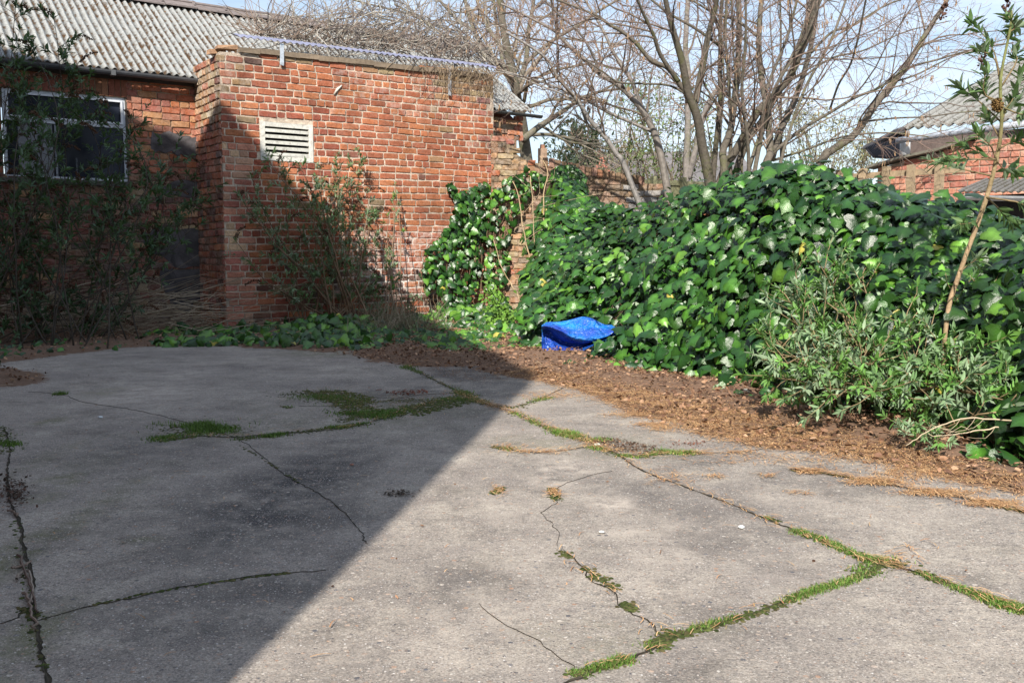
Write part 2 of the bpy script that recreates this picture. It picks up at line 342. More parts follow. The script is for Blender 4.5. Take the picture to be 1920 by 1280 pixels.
def blob(ch, u, v, ru, rv, k=1.0):
    c = gnd(u, v)[:2]; e1 = gnd(u + ru, v)[:2] - c; e2 = gnd(u, v - rv)[:2] - c; e2b = gnd(u, v + rv)[:2] - c
    r1 = np.linalg.norm(e1); r2 = (np.linalg.norm(e2) + np.linalg.norm(e2b)) / 2
    d = np.sqrt(((XX - c[0]) / r1) ** 2 + ((YY - c[1]) / r2) ** 2) + 0.35 * snoise(P3, 6)
    col[..., ch] = np.maximum(col[..., ch], np.clip(1.4 - d, 0, 1) * k)
_bg = gnd(1080, 655)[:2]; ZZ = ZZ * np.clip((np.hypot(XX - _bg[0], YY - _bg[1]) - .3) / .4, 0.05, 1)
for q in [(560, 905, 130, 60), (480, 965, 170, 70), (420, 1000, 110, 50), (250, 850, 120, 25, .5), (640, 860, 80, 40, .6), (900, 700, 120, 25, .8), (1020, 880, 80, 25, .5), (1560, 890, 120, 25, .4), (1200, 930, 90, 30, .5), (500, 1100, 200, 30, .6), (330, 1160, 160, 40, .5), (860, 1100, 120, 60, .25), (820, 730, 150, 30, .6), (1350, 960, 150, 60, .35), (1300, 860, 90, 20, .3)]:
    blob(1, q[0], q[1], q[2], q[3], q[4] if len(q) > 4 else 1)
for q in [(345, 703, 60, 12), (270, 738, 120, 16), (210, 745, 60, 14, .8), (70, 760, 120, 30, .35), (1050, 875, 65, 18), (1030, 900, 40, 12), (1150, 948, 55, 22), (1170, 1000, 80, 25, .7), (1240, 1045, 60, 20, .8), (1190, 1090, 70, 30, .6), (1000, 1050, 120, 50, .5), (900, 1180, 160, 70, .45), (960, 960, 70, 30, .5), (1260, 985, 50, 15, .5), (1480, 940, 80, 20, .35), (1300, 1110, 60, 20, .5), (600, 1230, 120, 50, .3), (1480, 1080, 120, 40, .25), (1800, 1230, 160, 40, .3), (1700, 970, 90, 25, .3)]:
    blob(2, q[0], q[1], q[2], q[3], q[4] if len(q) > 4 else 1)
for q in [(95, 790, 25, 8), (115, 900, 40, 14), (75, 935, 40, 10, .8), (270, 1012, 50, 10, .8), (15, 1050, 45, 130, 1), (10, 1230, 70, 90, 1), (60, 870, 30, 60, .5), (190, 735, 30, 8, .7), (1090, 830, 150, 20, .5), (1190, 850, 110, 15, .5), (700, 770, 200, 30, .45), (400, 815, 120, 12, .5), (600, 662, 100, 8, .8), (1100, 1190, 130, 40, .25), (1300, 1180, 90, 15, .3), (170, 870, 60, 20, .4), (320, 865, 80, 8, .3)]:
    blob(0, q[0], q[1], q[2], q[3], q[4] if len(q) > 4 else 1)
g = Geo(); ny, nx = XX.shape
idx = np.arange(ny * nx).reshape(ny, nx)
F = np.stack([idx[:-1, :-1], idx[:-1, 1:], idx[1:, 1:], idx[1:, :-1]], -1).reshape(-1, 4)
g.add(np.stack([XX, YY, ZZ], -1).reshape(-1, 3), F, col.reshape(-1, 4))
yard = g.build('concrete_yard', M['concrete'], smooth=True); tag(yard, kind='structure')
g = Geo(); s = 600.0
g.add([(-s, -s, -.03), (s, -s, -.03), (s, s, -.03), (-s, s, -.03)], [(0, 1, 2, 3)]); tag(g.build('ground', M['soil']), kind='structure')
# cracks and open joints between the slabs: (pixel path, width m)
JOINTS = [
 ([(752, 676), (790, 700), (850, 730), (905, 755), (960, 772), (1010, 795), (1070, 815), (1150, 848), (1200, 880), (1290, 915), (1360, 942), (1440, 975), (1520, 1005), (1600, 1040), (1660, 1058), (1740, 1080), (1830, 1115), (1925, 1150), (2050, 1200)], .018),
 ([(300, 828), (370, 818), (440, 820), (520, 812), (620, 806), (700, 790), (770, 768), (850, 748), (905, 755), (960, 762), (1020, 745), (1060, 725)], .018),
 ([(1655, 1062), (1600, 1085), (1520, 1110), (1430, 1145), (1340, 1172), (1260, 1195), (1215, 1222), (1150, 1245), (1085, 1268), (1040, 1290)], .022),
 ([(1480, 880), (1560, 890), (1660, 908), (1760, 926), (1850, 945), (1925, 960), (2000, 975)], .014),
 ([(60, 1165), (130, 1145), (200, 1128), (280, 1112), (360, 1098), (450, 1085), (540, 1074), (610, 1066)], .008),
 ([(50, 735), (110, 740), (150, 752), (230, 765), (290, 778), (330, 788), (380, 800), (440, 822)], .007),
 ([(440, 820), (470, 835), (500, 860), (540, 892), (570, 912), (600, 930), (650, 960), (675, 1000), (690, 1020)], .006),
 ([(22, 945), (38, 985), (45, 1030), (58, 1080), (62, 1140), (72, 1180), (78, 1230), (95, 1290)], .022),
 ([(10, 800), (18, 850), (12, 900), (22, 945)], .02),
 ([(1050, 1030), (1085, 1055), (1110, 1085), (1155, 1110), (1180, 1140), (1215, 1165), (1245, 1192)], .009),
 ([(1050, 1030), (1040, 985), (1020, 965), (1045, 940), (1040, 920), (1100, 895), (1150, 884)], .003),
 ([(930, 840), (990, 848), (1050, 845), (1110, 838), (1160, 845)], .007),
 ([(1180, 855), (1230, 852), (1300, 850), (1380, 848), (1460, 838)], .006),
 ([(900, 1130), (950, 1180), (1010, 1215), (1060, 1250), (1085, 1268)], .004),
 ([(560, 762), (640, 760), (720, 752), (790, 740), (860, 738)], .006),
 ([(560, 738), (620, 735), (700, 745), (760, 745)], .004),
 ([(0, 1170), (30, 1160), (58, 1140)], .006)]
g = Geo()
for px, w in JOINTS:
    pts = np.array([gnd(u, v) for u, v in px]); Ld = np.linalg.norm(np.diff(pts, axis=0), axis=1).sum(); n = max(8, int(Ld / 0.025))
    c = catmull(pts, n); t = unit(np.gradient(c, axis=0)); sN = np.stack([-t[:, 1], t[:, 0], t[:, 0] * 0], 1)
    wk = .3 if w > .015 else 1.0; c = c + sN * (nrm(.003, n) * wk + .011 * wk * snoise(c, 9) + .006 * wk * snoise(c + 5, 26))[:, None]; wl = w * (0.05 + 0.34 * rnd(n)); wr = w * (0.05 + 0.34 * rnd(n))
    taper = np.minimum(1, np.minimum(np.arange(n), np.arange(n)[::-1]) / 3 + .15)
    l = c + sN * (wl * taper)[:, None]; r = c - sN * (wr * taper)[:, None]; l[:, 2] = r[:, 2] = .0025; m_ = (l + r) / 2; m_[:, 2] = .0008
    V = np.concatenate([l, m_, r]); i = np.arange(n - 1)
    F = np.concatenate([np.stack([n + i, n + i + 1, i + 1, i], 1), np.stack([2 * n + i, 2 * n + i + 1, n + i + 1, n + i], 1)])
    cc = np.array([.035, .030, .022])[None] * (0.5 + 1.6 * rnd(3 * n, 1)); g.add(V, F, cc)
tag(g.build('slab_joint', M['dead']), kind='structure')
# ------------------------------------------------------------------ brickwork
def brick_wall(gb, gm, O, s0, s1, z0, z1, course=.084, blen=.228, inside=None, colf=None, hdr=0.3, relief=1.0, a=A, out=-B, mort=(0.42, 0.35, 0.27), joint=.011, wav=.01, hole=None):
    z = z0; k = 0
    while z < z1:
        h = course; s = s0 - random.random() * blen; hc = (k % 4 == 0)
        while s < s1:
            Lb = blen * (0.5 if random.random() < (0.75 if hc else hdr) else 1.0) * random.uniform(.96, 1.03)
            sa, sb = max(s, s0), min(s + Lb, s1); s += Lb
            if hole and hole[2] - .03 < z + h / 2 < hole[3] + .045:
                if sa > hole[0] - .01 and sb < hole[1] + .01: continue
                if sa < hole[0] < sb: sb = hole[0] - .004
                elif sa < hole[1] < sb: sa = hole[1] + .004
            if sb - sa < .035: continue
            zc = z + h / 2 + wav * math.sin((sa + sb) * 1.1 + k * .35) * 1.0
            ctr = O + a * ((sa + sb) / 2) + UPZ * zc; u, v = proj(ctr)
            if inside is not None and not inside(u, v, (sa + sb) / 2, zc): continue
            cr = colf(u, v, (sa + sb) / 2, zc)
            if cr is None: continue
            c, ef = cr
            hw = (sb - sa) / 2 - joint / 2; hh = h / 2 - joint / 2; j = .0035 * relief
            dep = random.uniform(-.003, .004) * relief
            if random.random() < .05 * relief: dep -= random.uniform(.001, .004)
            base = [(-1, -1), (-.33, -1), (.33, -1), (1, -1), (1, 0), (1, 1), (.33, 1), (-.33, 1), (-1, 1), (-1, 0)]
            V = []
            tl = random.uniform(-.02, .02)
            for (off, ins, jj) in ((-.03, 0, .2), (.001, 0, 1), (.0075, .0065, 1.2)):
                for bx, by in base:
                    x = bx * (hw - ins) + random.gauss(0, j * jj * .6); y = by * (hh - ins) + random.gauss(0, j * jj * .45) + x * tl
                    if abs(bx) == 1 and abs(by) == 1: x *= .985; y *= .93
                    V.append(ctr + a * x + UPZ * y + out * (off + (dep if off > -.02 else 0) + (random.gauss(0, .0012 * relief) if off > 0 else 0)))
            F = []
            for r in (0, 1):
                for i in range(10):
                    i2 = (i + 1) % 10; F.append((r * 10 + i, r * 10 + i2, r * 10 + 10 + i2, r * 10 + 10 + i))
            F += [(20, 21, 28, 29), (21, 22, 27, 28), (22, 23, 24, 25), (22, 25, 26, 27), ]
            F = [f if len(set(f)) == len(f) else f for f in F]
            F = F[:20] + [(29, 20, 21, 28), (28, 21, 22, 27), (27, 22, 23, 24), (27, 24, 25, 26)]
            gb.add(np.array(V), F, c, ef)
        z += h; k += 1
def mortar_slab(gm, O, s0, s1, z0, z1, depth=.22, a=A, out=-B, col=(0.42, 0.35, 0.27), recess=.007, topf=None, n=24):
    """solid core whose front face lies just behind the brick faces; the top edge may be ragged"""
    n = max(2, int((s1 - s0) / .12)); m = max(2, int((z1 - z0) / .12))
    S = np.linspace(s0, s1, n); V = []; 
    for j in range(m + 1):
        for i in range(n):
            zt = topf(S[i]) if topf else z1
            V.append(O + a * S[i] + UPZ * (z0 + (zt - z0) * j / m) + out * (-recess + random.gauss(0, .0015)))
    F = [(j * n + i, j * n + i + 1, (j + 1) * n + i + 1, (j + 1) * n + i) for j in range(m) for i in range(n - 1)]
    V = np.array(V); back = V - out * depth; k = len(V)
    F2 = [(f[3] + k, f[2] + k, f[1] + k, f[0] + k) for f in F]
    ring = [i for i in range(n)] + [j * n + n - 1 for j in range(1, m + 1)] + [m * n + i for i in range(n - 2, -1, -1)] + [j * n for j in range(m - 1, 0, -1)]
    F3 = [(ring[i + 1 if i + 1 < len(ring) else 0], ring[i], ring[i] + k, ring[(i + 1) % len(ring)] + k) for i in range(len(ring))]
    gm.add(np.concatenate([V, back]), F + F2 + F3, col)
def pick(*cs):
    c = np.array(random.choice(cs)); return c * random.uniform(.86, 1.14)
RED = [(.35, .122, .062), (.38, .138, .066), (.32, .108, .058), (.40, .152, .070), (.35, .116, .062), (.29, .096, .056), (.37, .142, .076)]
OCH = [(.38, .22, .12), (.30, .19, .10), (.34, .26, .15), (.24, .17, .10)]
PNK = [(.36, .15, .10), (.40, .18, .12), (.33, .12, .09)]
DRK = [(.13, .06, .045), (.10, .06, .05), (.17, .07, .05)]
# ------------------------------------------------------------------ brick outhouse
OUT = thing('brick_outhouse', P0, 'red brick outhouse standing forward of the long building, white slatted vent, lilac plastic sheet roof', 'outhouse')
SR = 3.865; ztl = at(430, 88, 11.49)[2]
def out_top(s): return 3.26 + 0.035 * s
def c_out(u, v, s, z):
    ef = 0.03 + 0.05 * random.random()
    if u < 470 and v > 270:      # paler rebuilt pier at the corner
        return pick(*(PNK + PNK + [(.40, .27, .17), (.37, .22, .15), (.30, .11, .08)])) * 1.15, ef
    if u < 490 and v < 190 and random.random() < .5: return pick(*(OCH + PNK)), ef + .15
    if u > 820 and v < 188 and random.random() < .75: return pick(*(OCH + [(.26, .15, .08)])), .1
    if u > 880 and random.random() < .25: return pick(*(PNK + [(.3, .12, .11)])), .25
    if 640 < u < 860 and 430 < v < 560: ef = .55
    if 620 < u < 880 and 120 < v < 220: ef = .3 if random.random() < .4 else .06
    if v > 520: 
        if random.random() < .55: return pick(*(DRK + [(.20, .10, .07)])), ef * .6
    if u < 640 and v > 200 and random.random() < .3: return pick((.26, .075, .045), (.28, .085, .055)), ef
    r = random.random()
    if r < .025: return pick(*OCH) * .9, ef
    if r < .05: return pick(*DRK) * 1.2, ef
    return pick(*RED), ef
LV = (492, 583, 232, 306)        # louvre rectangle
l00 = onpl(489, 306, P0, B); l11 = onpl(586, 234, P0, B)
ls0 = (l00 - P0) @ A; ls1 = (l11 - P0) @ A; lz0 = at(538, 306, 11.8)[2]; 
lz0 = onpl(537, 303, P0, B)[2]; lz1 = onpl(537, 231, P0, B)[2]
def in_out(u, v, s, z):
    if z > out_top(s) - .03: return False
    if 911 < u < 927 and 186 < v < 206: return False
    return True
gb = Geo(); gm = Geo()
MO = (0.56, 0.47, 0.38)
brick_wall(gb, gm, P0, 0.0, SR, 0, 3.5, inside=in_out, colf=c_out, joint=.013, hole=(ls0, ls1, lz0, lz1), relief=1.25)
# side face (left), steps back to the long building
def c_side(u, v, s, z):
    if z > 2.4 and random.random() < .7: return pick(*(OCH + OCH + [(.42, .36, .26)])), .4
    return pick(*(RED + DRK + PNK + [(.22, .12, .08)])), .25
brick_wall(gb, gm, P0 + B * .95, 0.0, .945, 0, 3.3, a=-B, out=-A, inside=lambda u, v, s, z: z < out_top(0) - .06, colf=c_side, relief=1.7)
for (a0, a1, b0, b1, tf) in ((0.0, ls0, 0, lz1, None), (ls1, SR, 0, lz1, None), (ls0, ls1, 0, lz0, None)):
    mortar_slab(gm, P0, a0 + (.008 if a0 == 0 else 0), a1, b0, b1, .22, col=MO, recess=.0005)
mortar_slab(gm, P0, .008, SR, lz1, 3.2, .22, col=MO, recess=.0005, topf=lambda s: out_top(s) - .035)
mortar_slab(gm, P0 + B * .95, 0.0, .72, 0, 3.2, .2, a=-B, out=-A, col=(.33, .27, .2))
mortar_slab(gm, P0 + A * (SR - .06), 0.15, .9, 0, 3.1, .2, a=B, out=A, col=(.33, .22, .16))
for V_, C_ in zip(gm.V, gm.C):                 # salt-white joints low on the right, darker ones at the foot
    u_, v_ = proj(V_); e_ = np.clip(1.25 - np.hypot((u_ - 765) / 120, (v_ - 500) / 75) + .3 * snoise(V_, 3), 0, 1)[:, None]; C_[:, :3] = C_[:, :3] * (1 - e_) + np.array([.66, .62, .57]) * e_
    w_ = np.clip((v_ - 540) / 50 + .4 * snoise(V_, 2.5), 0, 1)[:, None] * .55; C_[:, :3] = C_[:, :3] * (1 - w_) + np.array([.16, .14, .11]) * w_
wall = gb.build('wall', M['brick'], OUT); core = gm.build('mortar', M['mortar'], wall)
# one brick-coloured sloping cap of loose bricks at top left
g = Geo()
for i, (u, v, w) in enumerate([(425, 86, .24), (415, 92, .2)]):
    p = onpl(u, v, P0, B) + UPZ * -.01; g.box(p - A * .1 - UPZ * .03 + B * (.02 + .1 * i), A * w + UPZ * .012, B * .11, UPZ * .05, (.42, .26, .16), .006)
g.build('loose_brick', M['brick'], OUT)
# timber fascia under the sheet
g = Geo(); f0 = onpl(447, 84, P0, B); f1 = onpl(912, 136, P0, B)
nseg = 14
for i in range(nseg):
    a0 = f0 + (f1 - f0) * i / nseg; a1 = f0 + (f1 - f0) * (i + 1) / nseg
    g.box(a0 - B * .035 - UPZ * .085 + UPZ * random.gauss(0, .003), (a1 - a0) * .998, B * .05, UPZ * .06, np.array((.21, .165, .12)) * random.uniform(.8, 1.15), .002)
g.build('fascia_board', M['wood'], OUT)
def corrugated(g, O, E, Wv, pitch=.115, amp=.022, nper=8, nw=10, thick=.006, sag=0.0, jag=0.0, laps=0, flip=1):
    """O eave start, E eave vector, Wv slope vector; col.r = height within the wave"""
    Le = np.linalg.norm(E); n = int(Le / pitch * nper); nrmv = unit(np.cross(E, Wv)) * flip
    if nrmv[2] < 0: nrmv = -nrmv
    S = np.linspace(0, 1, n + 1); T = np.linspace(0, 1, nw + 1)
    ph = S * Le / pitch * 2 * math.pi; hgt = (np.cos(ph) + 1) / 2
    jagv = np.interp(S, np.linspace(0, 1, 60), nrm(1, 60)) * jag
    rows = []
    for t in T:
        tt = t - (jagv * (1 if t == 0 else 0))
        rows.append(O[None] + E[None] * S[:, None] + Wv[None] * (tt if np.ndim(tt) else np.full(n + 1, tt))[:, None] + nrmv[None] * (hgt * amp * 2 + sag * math.sin(t * math.pi) * np.sin(S * 9) + (laps and (1 - (t * laps) % 1) * .012))[:, None])
    V = np.array(rows); V2 = V - nrmv * thick
    ny_, nx_ = V.shape[:2]; idx = np.arange(nx_ * ny_).reshape(ny_, nx_)
    F = np.stack([idx[:-1, :-1], idx[:-1, 1:], idx[1:, 1:], idx[1:, :-1]], -1).reshape(-1, 4); k = nx_ * ny_
    Fb = F[:, ::-1] + k; fr = np.stack([idx[0, :-1] + k, idx[0, 1:] + k, idx[0, 1:], idx[0, :-1]], -1)
    c = np.zeros((k, 4)); c[:, 0] = np.tile(hgt, ny_); c[:, 1] = np.repeat(T, nx_); c[:, 3] = 1
    g.add(np.concatenate([V.reshape(-1, 3), V2.reshape(-1, 3)]), np.concatenate([F, Fb, fr]), np.concatenate([c, c]))
g = Geo(); e0 = onpl(441, 72, P0, B) - B * .07; e1 = onpl(931, 131, P0, B) - B * .07
corrugated(g, e0, e1 - e0, B * .28 + UPZ * .085, .082, .010, 6, 6, .003, .006, .0)
for c in g.C: c[:, :3] = (.20, .21, .30)
g.build('roof_sheet', M['pvc'], OUT, smooth=False)
for (u, v0, v1) in ((526, 84, 124), (840, 126, 180)):
    g = Geo(); t = onpl(u, v0, P0, B); bt = onpl(u, v1, P0, B); g.box(t - A * .025 - B * .045 + (bt - t), A * .05, B * .004, (t - bt), (.62, .66, .70)); g.box(bt - A * .02 - B * .05, A * .012, B * .005, UPZ * .012, (.2, .2, .2))
    g.box(t - A * .024 - B * .046, A * .048, B * .10, UPZ * .004, (.62, .66, .70)); g.build('metal_strap', M['metal'], OUT)
VT = thing('vent_tmp', P0, 'x', 'x'); D.objects.remove(VT)
g = Geo(); fw = .055; fy = -B * .022
LW = ls1 - ls0; LH = lz1 - lz0; o = P0 + A * ls0 + UPZ * lz0 - B * .012
cpa = (.60, .59, .54)
g.box(o, A * fw, B * .10, UPZ * LH, cpa, .002); g.box(o + A * (LW - fw), A * fw, B * .10, UPZ * LH, cpa, .002)
g.box(o + A * (fw + .001), A * (LW - 2 * fw - .002), B * .10, UPZ * fw, cpa, .002); g.box(o + A * (fw + .001) + UPZ * (LH - fw), A * (LW - 2 * fw - .002), B * .1, UPZ * fw, cpa, .002)
vent = g.build('slatted_vent', M['paint'], OUT)
for i in range(5):
    g = Geo(); zc = fw + (LH - 2 * fw) * (i + .12) / 5
    g.box(o + A * (fw + .003) + UPZ * (zc - .004) + B * .002, A * (LW - 2 * fw - .006), B * .06 + UPZ * .018, -B * .004 + UPZ * .034, (.60, .60, .55), .0012)
    g.build('slat', M['paint'], vent)
g = Geo(); g.box(P0 + A * (ls0 - .02) + UPZ * (lz0 - .02) + B * .2, A * (LW + .04), B * .02, UPZ * (LH + .04), (.01, .01, .012)); g.build('vent_dark_panel', M['dark'], OUT)  # near-black panel stands in for the darkness behind the slats
g = Geo(); g.box(P0 + A * .3 + B * .24 + UPZ * .02, A * (SR - .5), B * .66, UPZ * 2.9, (.02, .02, .02)); g.build('inside', M['dark'], OUT)
# white drip of plaster on the brick
g = Geo(); p = onpl(632, 168, P0, B) - B * .012
g.tube([p + A * .06 + UPZ * .055, p, p - A * .05 - UPZ * .07], [.008, .018, .01], 6, (.55, .52, .46)); g.build('plaster_lump', M['render'], OUT, smooth=True)
# ------------------------------------------------------------------ long building with the corrugated roof
LONG = thing('long_brick_building', W1 + A * -2, 'long brick building with mossy grey corrugated roof, running behind the outhouse', 'building')
def sz(u, v): X = onpl(u, v, W1, B); return (X - W1) @ A, X[2]
s_l, ez = sz(0, 120); _, ez2 = sz(380, 150); EZ = (ez + ez2) / 2
wl, _ = sz(8, 260); wr_, _ = sz(238, 260); _, wz1 = sz(238, 184); _, wz0 = sz(238, 341)
sE, _ = sz(981, 260)
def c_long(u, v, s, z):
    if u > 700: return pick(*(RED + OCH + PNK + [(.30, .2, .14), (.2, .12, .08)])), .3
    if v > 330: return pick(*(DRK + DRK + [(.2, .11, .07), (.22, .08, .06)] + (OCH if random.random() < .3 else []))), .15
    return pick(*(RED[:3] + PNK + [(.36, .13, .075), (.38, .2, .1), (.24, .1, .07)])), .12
def rag(s): return 2.9
gb = Geo(); gm = Geo()
SL = -7.5; WL = wl - .02; sx0 = .02
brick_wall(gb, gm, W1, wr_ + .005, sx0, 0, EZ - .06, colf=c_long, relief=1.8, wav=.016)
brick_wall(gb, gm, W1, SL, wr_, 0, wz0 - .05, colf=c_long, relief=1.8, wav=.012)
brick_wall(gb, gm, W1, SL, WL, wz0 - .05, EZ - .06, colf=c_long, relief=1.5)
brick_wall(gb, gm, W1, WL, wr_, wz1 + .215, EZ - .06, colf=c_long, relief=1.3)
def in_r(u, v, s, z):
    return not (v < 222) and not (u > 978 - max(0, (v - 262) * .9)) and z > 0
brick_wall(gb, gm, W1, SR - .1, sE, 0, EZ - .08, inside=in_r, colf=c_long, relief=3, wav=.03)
# soldier course over the window
s = SL
while s < wr_ + .02:
    c = np.array(random.choice([(.24, .10, .065), (.30, .15, .09), (.22, .085, .06)])) * random.uniform(.8, 1.15)
    if s > WL - .1: gb.box(W1 + A * (s + .005) + UPZ * (wz1 + .005) - B * random.uniform(.0, .008), A * .062, B * .06, UPZ * .2, c, .002)
    s += .072
for (a0, a1, z0, z1) in ((wr_, sx0, 0, EZ - .04), (SL, wr_, 0, wz0 - .05), (SL, WL, wz0 - .05, wz1), (SL, wr_, wz1, EZ - .04)):
    mortar_slab(gm, W1, a0, a1, z0, z1, .25, col=(.30, .24, .17))
mortar_slab(gm, W1, SR - .3, sE - .12, 0, EZ - .1, .25, col=(.26, .2, .14), topf=lambda s: EZ - .1)
wall = gb.build('wall', M['brick'], LONG); gm.build('mortar', M['mortar'], wall)
# grey cement patches left on the brickwork
for px in ([(280, 252), (300, 250), (340, 254), (377, 256), (377, 292), (350, 296), (330, 290), (305, 288), (283, 280)], [(310, 345), (340, 338), (376, 345), (377, 372), (340, 368), (312, 362)],
           [(268, 440), (290, 430), (330, 432), (377, 428), (378, 470), (376, 500), (345, 505), (320, 492), (290, 475), (272, 460)], [(300, 500), (330, 506), (376, 500), (378, 560), (350, 590), (320, 570), (305, 540)]):
    g = Geo(); pts = []
    for i in range(len(px)):
        for t in (0, .33, .66):
            u = px[i][0] * (1 - t) + px[(i + 1) % len(px)][0] * t + random.gauss(0, 3.5); v = px[i][1] * (1 - t) + px[(i + 1) % len(px)][1] * t + random.gauss(0, 3); pts.append(onpl(min(u, 378), v, W1, B))
    pts = np.array(pts); k = len(pts); c0 = pts.mean(0); V = np.concatenate([pts + B * .01, pts - B * .013, c0 + (pts - c0) * .8 - B * (.017 + nrm(.002, k)[:, None]), [c0 - B * .018]])
    F = [(i, (i + 1) % k, k + (i + 1) % k, k + i) for i in range(k)] + [(k + i, k + (i + 1) % k, 2 * k + (i + 1) % k, 2 * k + i) for i in range(k)] + [(2 * k + i, 2 * k + (i + 1) % k, 3 * k) for i in range(k)]
    g.add(V, F, np.array([.095, .09, .095])[None] * (.6 + .8 * rnd(len(V), 1))); g.build('render_patch', M['render'], LONG, smooth=False)
# window
wf = Geo(); o = W1 + B * .03; cf_ = (.48, .52, .58)
WW = wr_ - wl; WH = wz1 - wz0; tz = sz(238, 238)[1] - wz0
def bar(g, s, z, w, h, d=.05, c=cf_, off=0): g.box(o + A * (wl + s) + UPZ * (wz0 + z) - B * off, A * w, B * d, UPZ * h, c)
fr = .03
bar(wf, 0, 0, fr, WH); bar(wf, WW - fr, 0, fr, WH); bar(wf, fr, 0, WW - 2 * fr, fr); bar(wf, fr, WH - fr, WW - 2 * fr, fr); bar(wf, fr, tz - .02, WW - 2 * fr, .04)
window = wf.build('window', M['frame'], LONG)
g = Geo(); bar(g, fr + .004, tz + .024, .022, WH - fr - tz - .028, .03, (.62, .66, .72), .018); bar(g, WW - fr - .026, tz + .024, .022, WH - fr - tz - .028, .03, (.62, .66, .72), .018)
bar(g, fr + .027, tz + .024, WW - 2 * fr - .054, .022, .03, (.66, .7, .76), .018); bar(g, fr + .027, WH - fr - .026, WW - 2 * fr - .054, .022, .03, (.62, .66, .72), .018); g.build('top_light', M['frame'], window)
g = Geo(); bar(g, fr + .5, fr, .022, tz - .06, .03, (.2, .22, .26), -.01); bar(g, fr + .72, fr, .018, tz * .35, .03, (.2, .22, .26), -.03); g.build('glazing_bar', M['frame'], window)
g = Geo(); g.box(o + A * (wl + .01) + UPZ * (wz0 + .01) + B * .03, A * (WW - .02), B * .006, UPZ * (WH - .02)); g.build('pane', M['glass'], window)
g = Geo(); bar(g, fr + .12, fr, .36, tz - .03, .01, (.16, .17, .19), -.026); g.build('blind', M['frame'], window)
g = Geo(); g.box(W1 + A * (wl - .06) + UPZ * (wz0 - .055) - B * .045, A * (WW + .1), B * .14, UPZ * .05, (.10, .095, .085), .004); g.build('sill', M['render'], window)
g = Geo(); g.box(W1 + A * (wr_ - .001) + UPZ * wz0 - B * .004, A * .035, B * .08, UPZ * (WH + .01), (.10, .085, .07), .002); g.build('jamb', M['wood'], window)
# roof
rp = math.radians(33); Wv = B * math.cos(rp) + UPZ * math.sin(rp)
O = W1 + A * (SL - .4) + UPZ * (EZ + .0) - B * .13; Ev = A * (sE + .12 - SL + .4)
rl = None
tr = onpl(470, 20, W1, B)  # placeholder to find the ridge length
for Lr in np.arange(1.0, 6, .02):
    q = W1 + A * 0.1 + UPZ * EZ - B * .13 + Wv * Lr
    uq, vq = proj(q)
    # ridge line in the photo through (240,0) and (480,32)
    if vq < 2 + (uq - 240) * .135: rl = Lr; break
g = Geo(); corrugated(g, O, Ev, Wv * rl, .09, .018, 8, 40, .007, .01, .004, 3)
g.build('roof', M['sheet'], LONG, smooth=True)
# dead moss cushions sitting in the valleys
g = Geo(); n = 2600
ss = np.round(rnd(n) * (np.linalg.norm(Ev) / .09 - 1)) * .09 + .045; tt = rnd(n) ** .9 * rl
TVm = np.array([(math.cos(i * 1.047) * r, math.sin(i * 1.047) * r, h) for r, h in ((1, 0), (.6, .6)) for i in range(6)] + [(0, 0, .8)]); TFm = [(i, (i + 1) % 6, 6 + (i + 1) % 6, 6 + i) for i in range(6)] + [(6 + i, 6 + (i + 1) % 6, 12) for i in range(6)]
nv = unit(np.cross(A, Wv)); pos = O[None] + A * (ss + nrm(.012, n))[:, None] + Wv[None] * tt[:, None] + nv * .004
keep = snoise(pos, 1.5) + nrm(.3, n) > -.1; pos = pos[keep]; n = len(pos)
cc = np.array([.085, .052, .03])[None] * (.5 + rnd(n, 1)) * np.array([1, 1, 1]) ; g.inst(TVm, TFm, pos, np.tile(A, (n, 1)), np.tile(Wv, (n, 1)), np.tile(nv, (n, 1)), np.stack([  .010 + .012 * rnd(n), .012 + .028 * rnd(n), .006 + .010 * rnd(n)], 1), cc)
g.build('moss_cushion', M['dead'], LONG, smooth=True)['kind'] = 'stuff'
g = Geo(); q0 = O + Wv * rl
Lr_ = np.linalg.norm(Ev); s = 0
while s < Lr_ - .3:
    w = .45; p = q0 + A * s + UPZ * random.uniform(-.006, .006); c = np.array((.17, .145, .14)) * random.uniform(.8, 1.25)
    for d in (-1, 1):
        h = (B * d * .5 - UPZ * .32); g.box(p + UPZ * .075, A * (w - .01), unit(h) * .17, UPZ * .018, c, .002)
    g.tube([p + A * (w - .03) + UPZ * .08 - B * .09 - UPZ * .05, p + A * (w - .03) + UPZ * .105, p + A * (w - .03) + UPZ * .08 + B * .09 - UPZ * .05], .022, 6, c * .8)
    g.tube([p + UPZ * .09, p + A * w + UPZ * .09], .03, 6, c)
    s += w
g.build('ridge_tiles', M['slate'], LONG)
g = Geo(); corrugated(g, q0 + B * math.cos(rp) * rl - UPZ * math.sin(rp) * rl, Ev, -(B * math.cos(rp) - UPZ * math.sin(rp)) * rl, .118, .022, 4, 3, .007); g.build('rear_roof', M['sheet'], LONG)
g = Geo()
ga = W1 + A * (sE - .15) + UPZ * (EZ - .1); g.add([ga, ga + B * 2 * math.cos(rp) * rl, ga + B * math.cos(rp) * rl + UPZ * (math.sin(rp) * rl + .05), ga - UPZ * EZ + UPZ * .1, ga - UPZ * EZ + UPZ * .1 + B * 2 * math.cos(rp) * rl,
    ] + [p - A * .2 for p in (ga, ga + B * 2 * math.cos(rp) * rl, ga + B * math.cos(rp) * rl + UPZ * (math.sin(rp) * rl + .05), ga - UPZ * EZ + UPZ * .1, ga - UPZ * EZ + UPZ * .1 + B * 2 * math.cos(rp) * rl)],
    [(3, 4, 1, 2, 0), (5, 7, 6, 9, 8), (0, 2, 7, 5), (2, 1, 6, 7)], (.3, .12, .08)); g.build('gable_wall', M['brick'], LONG)
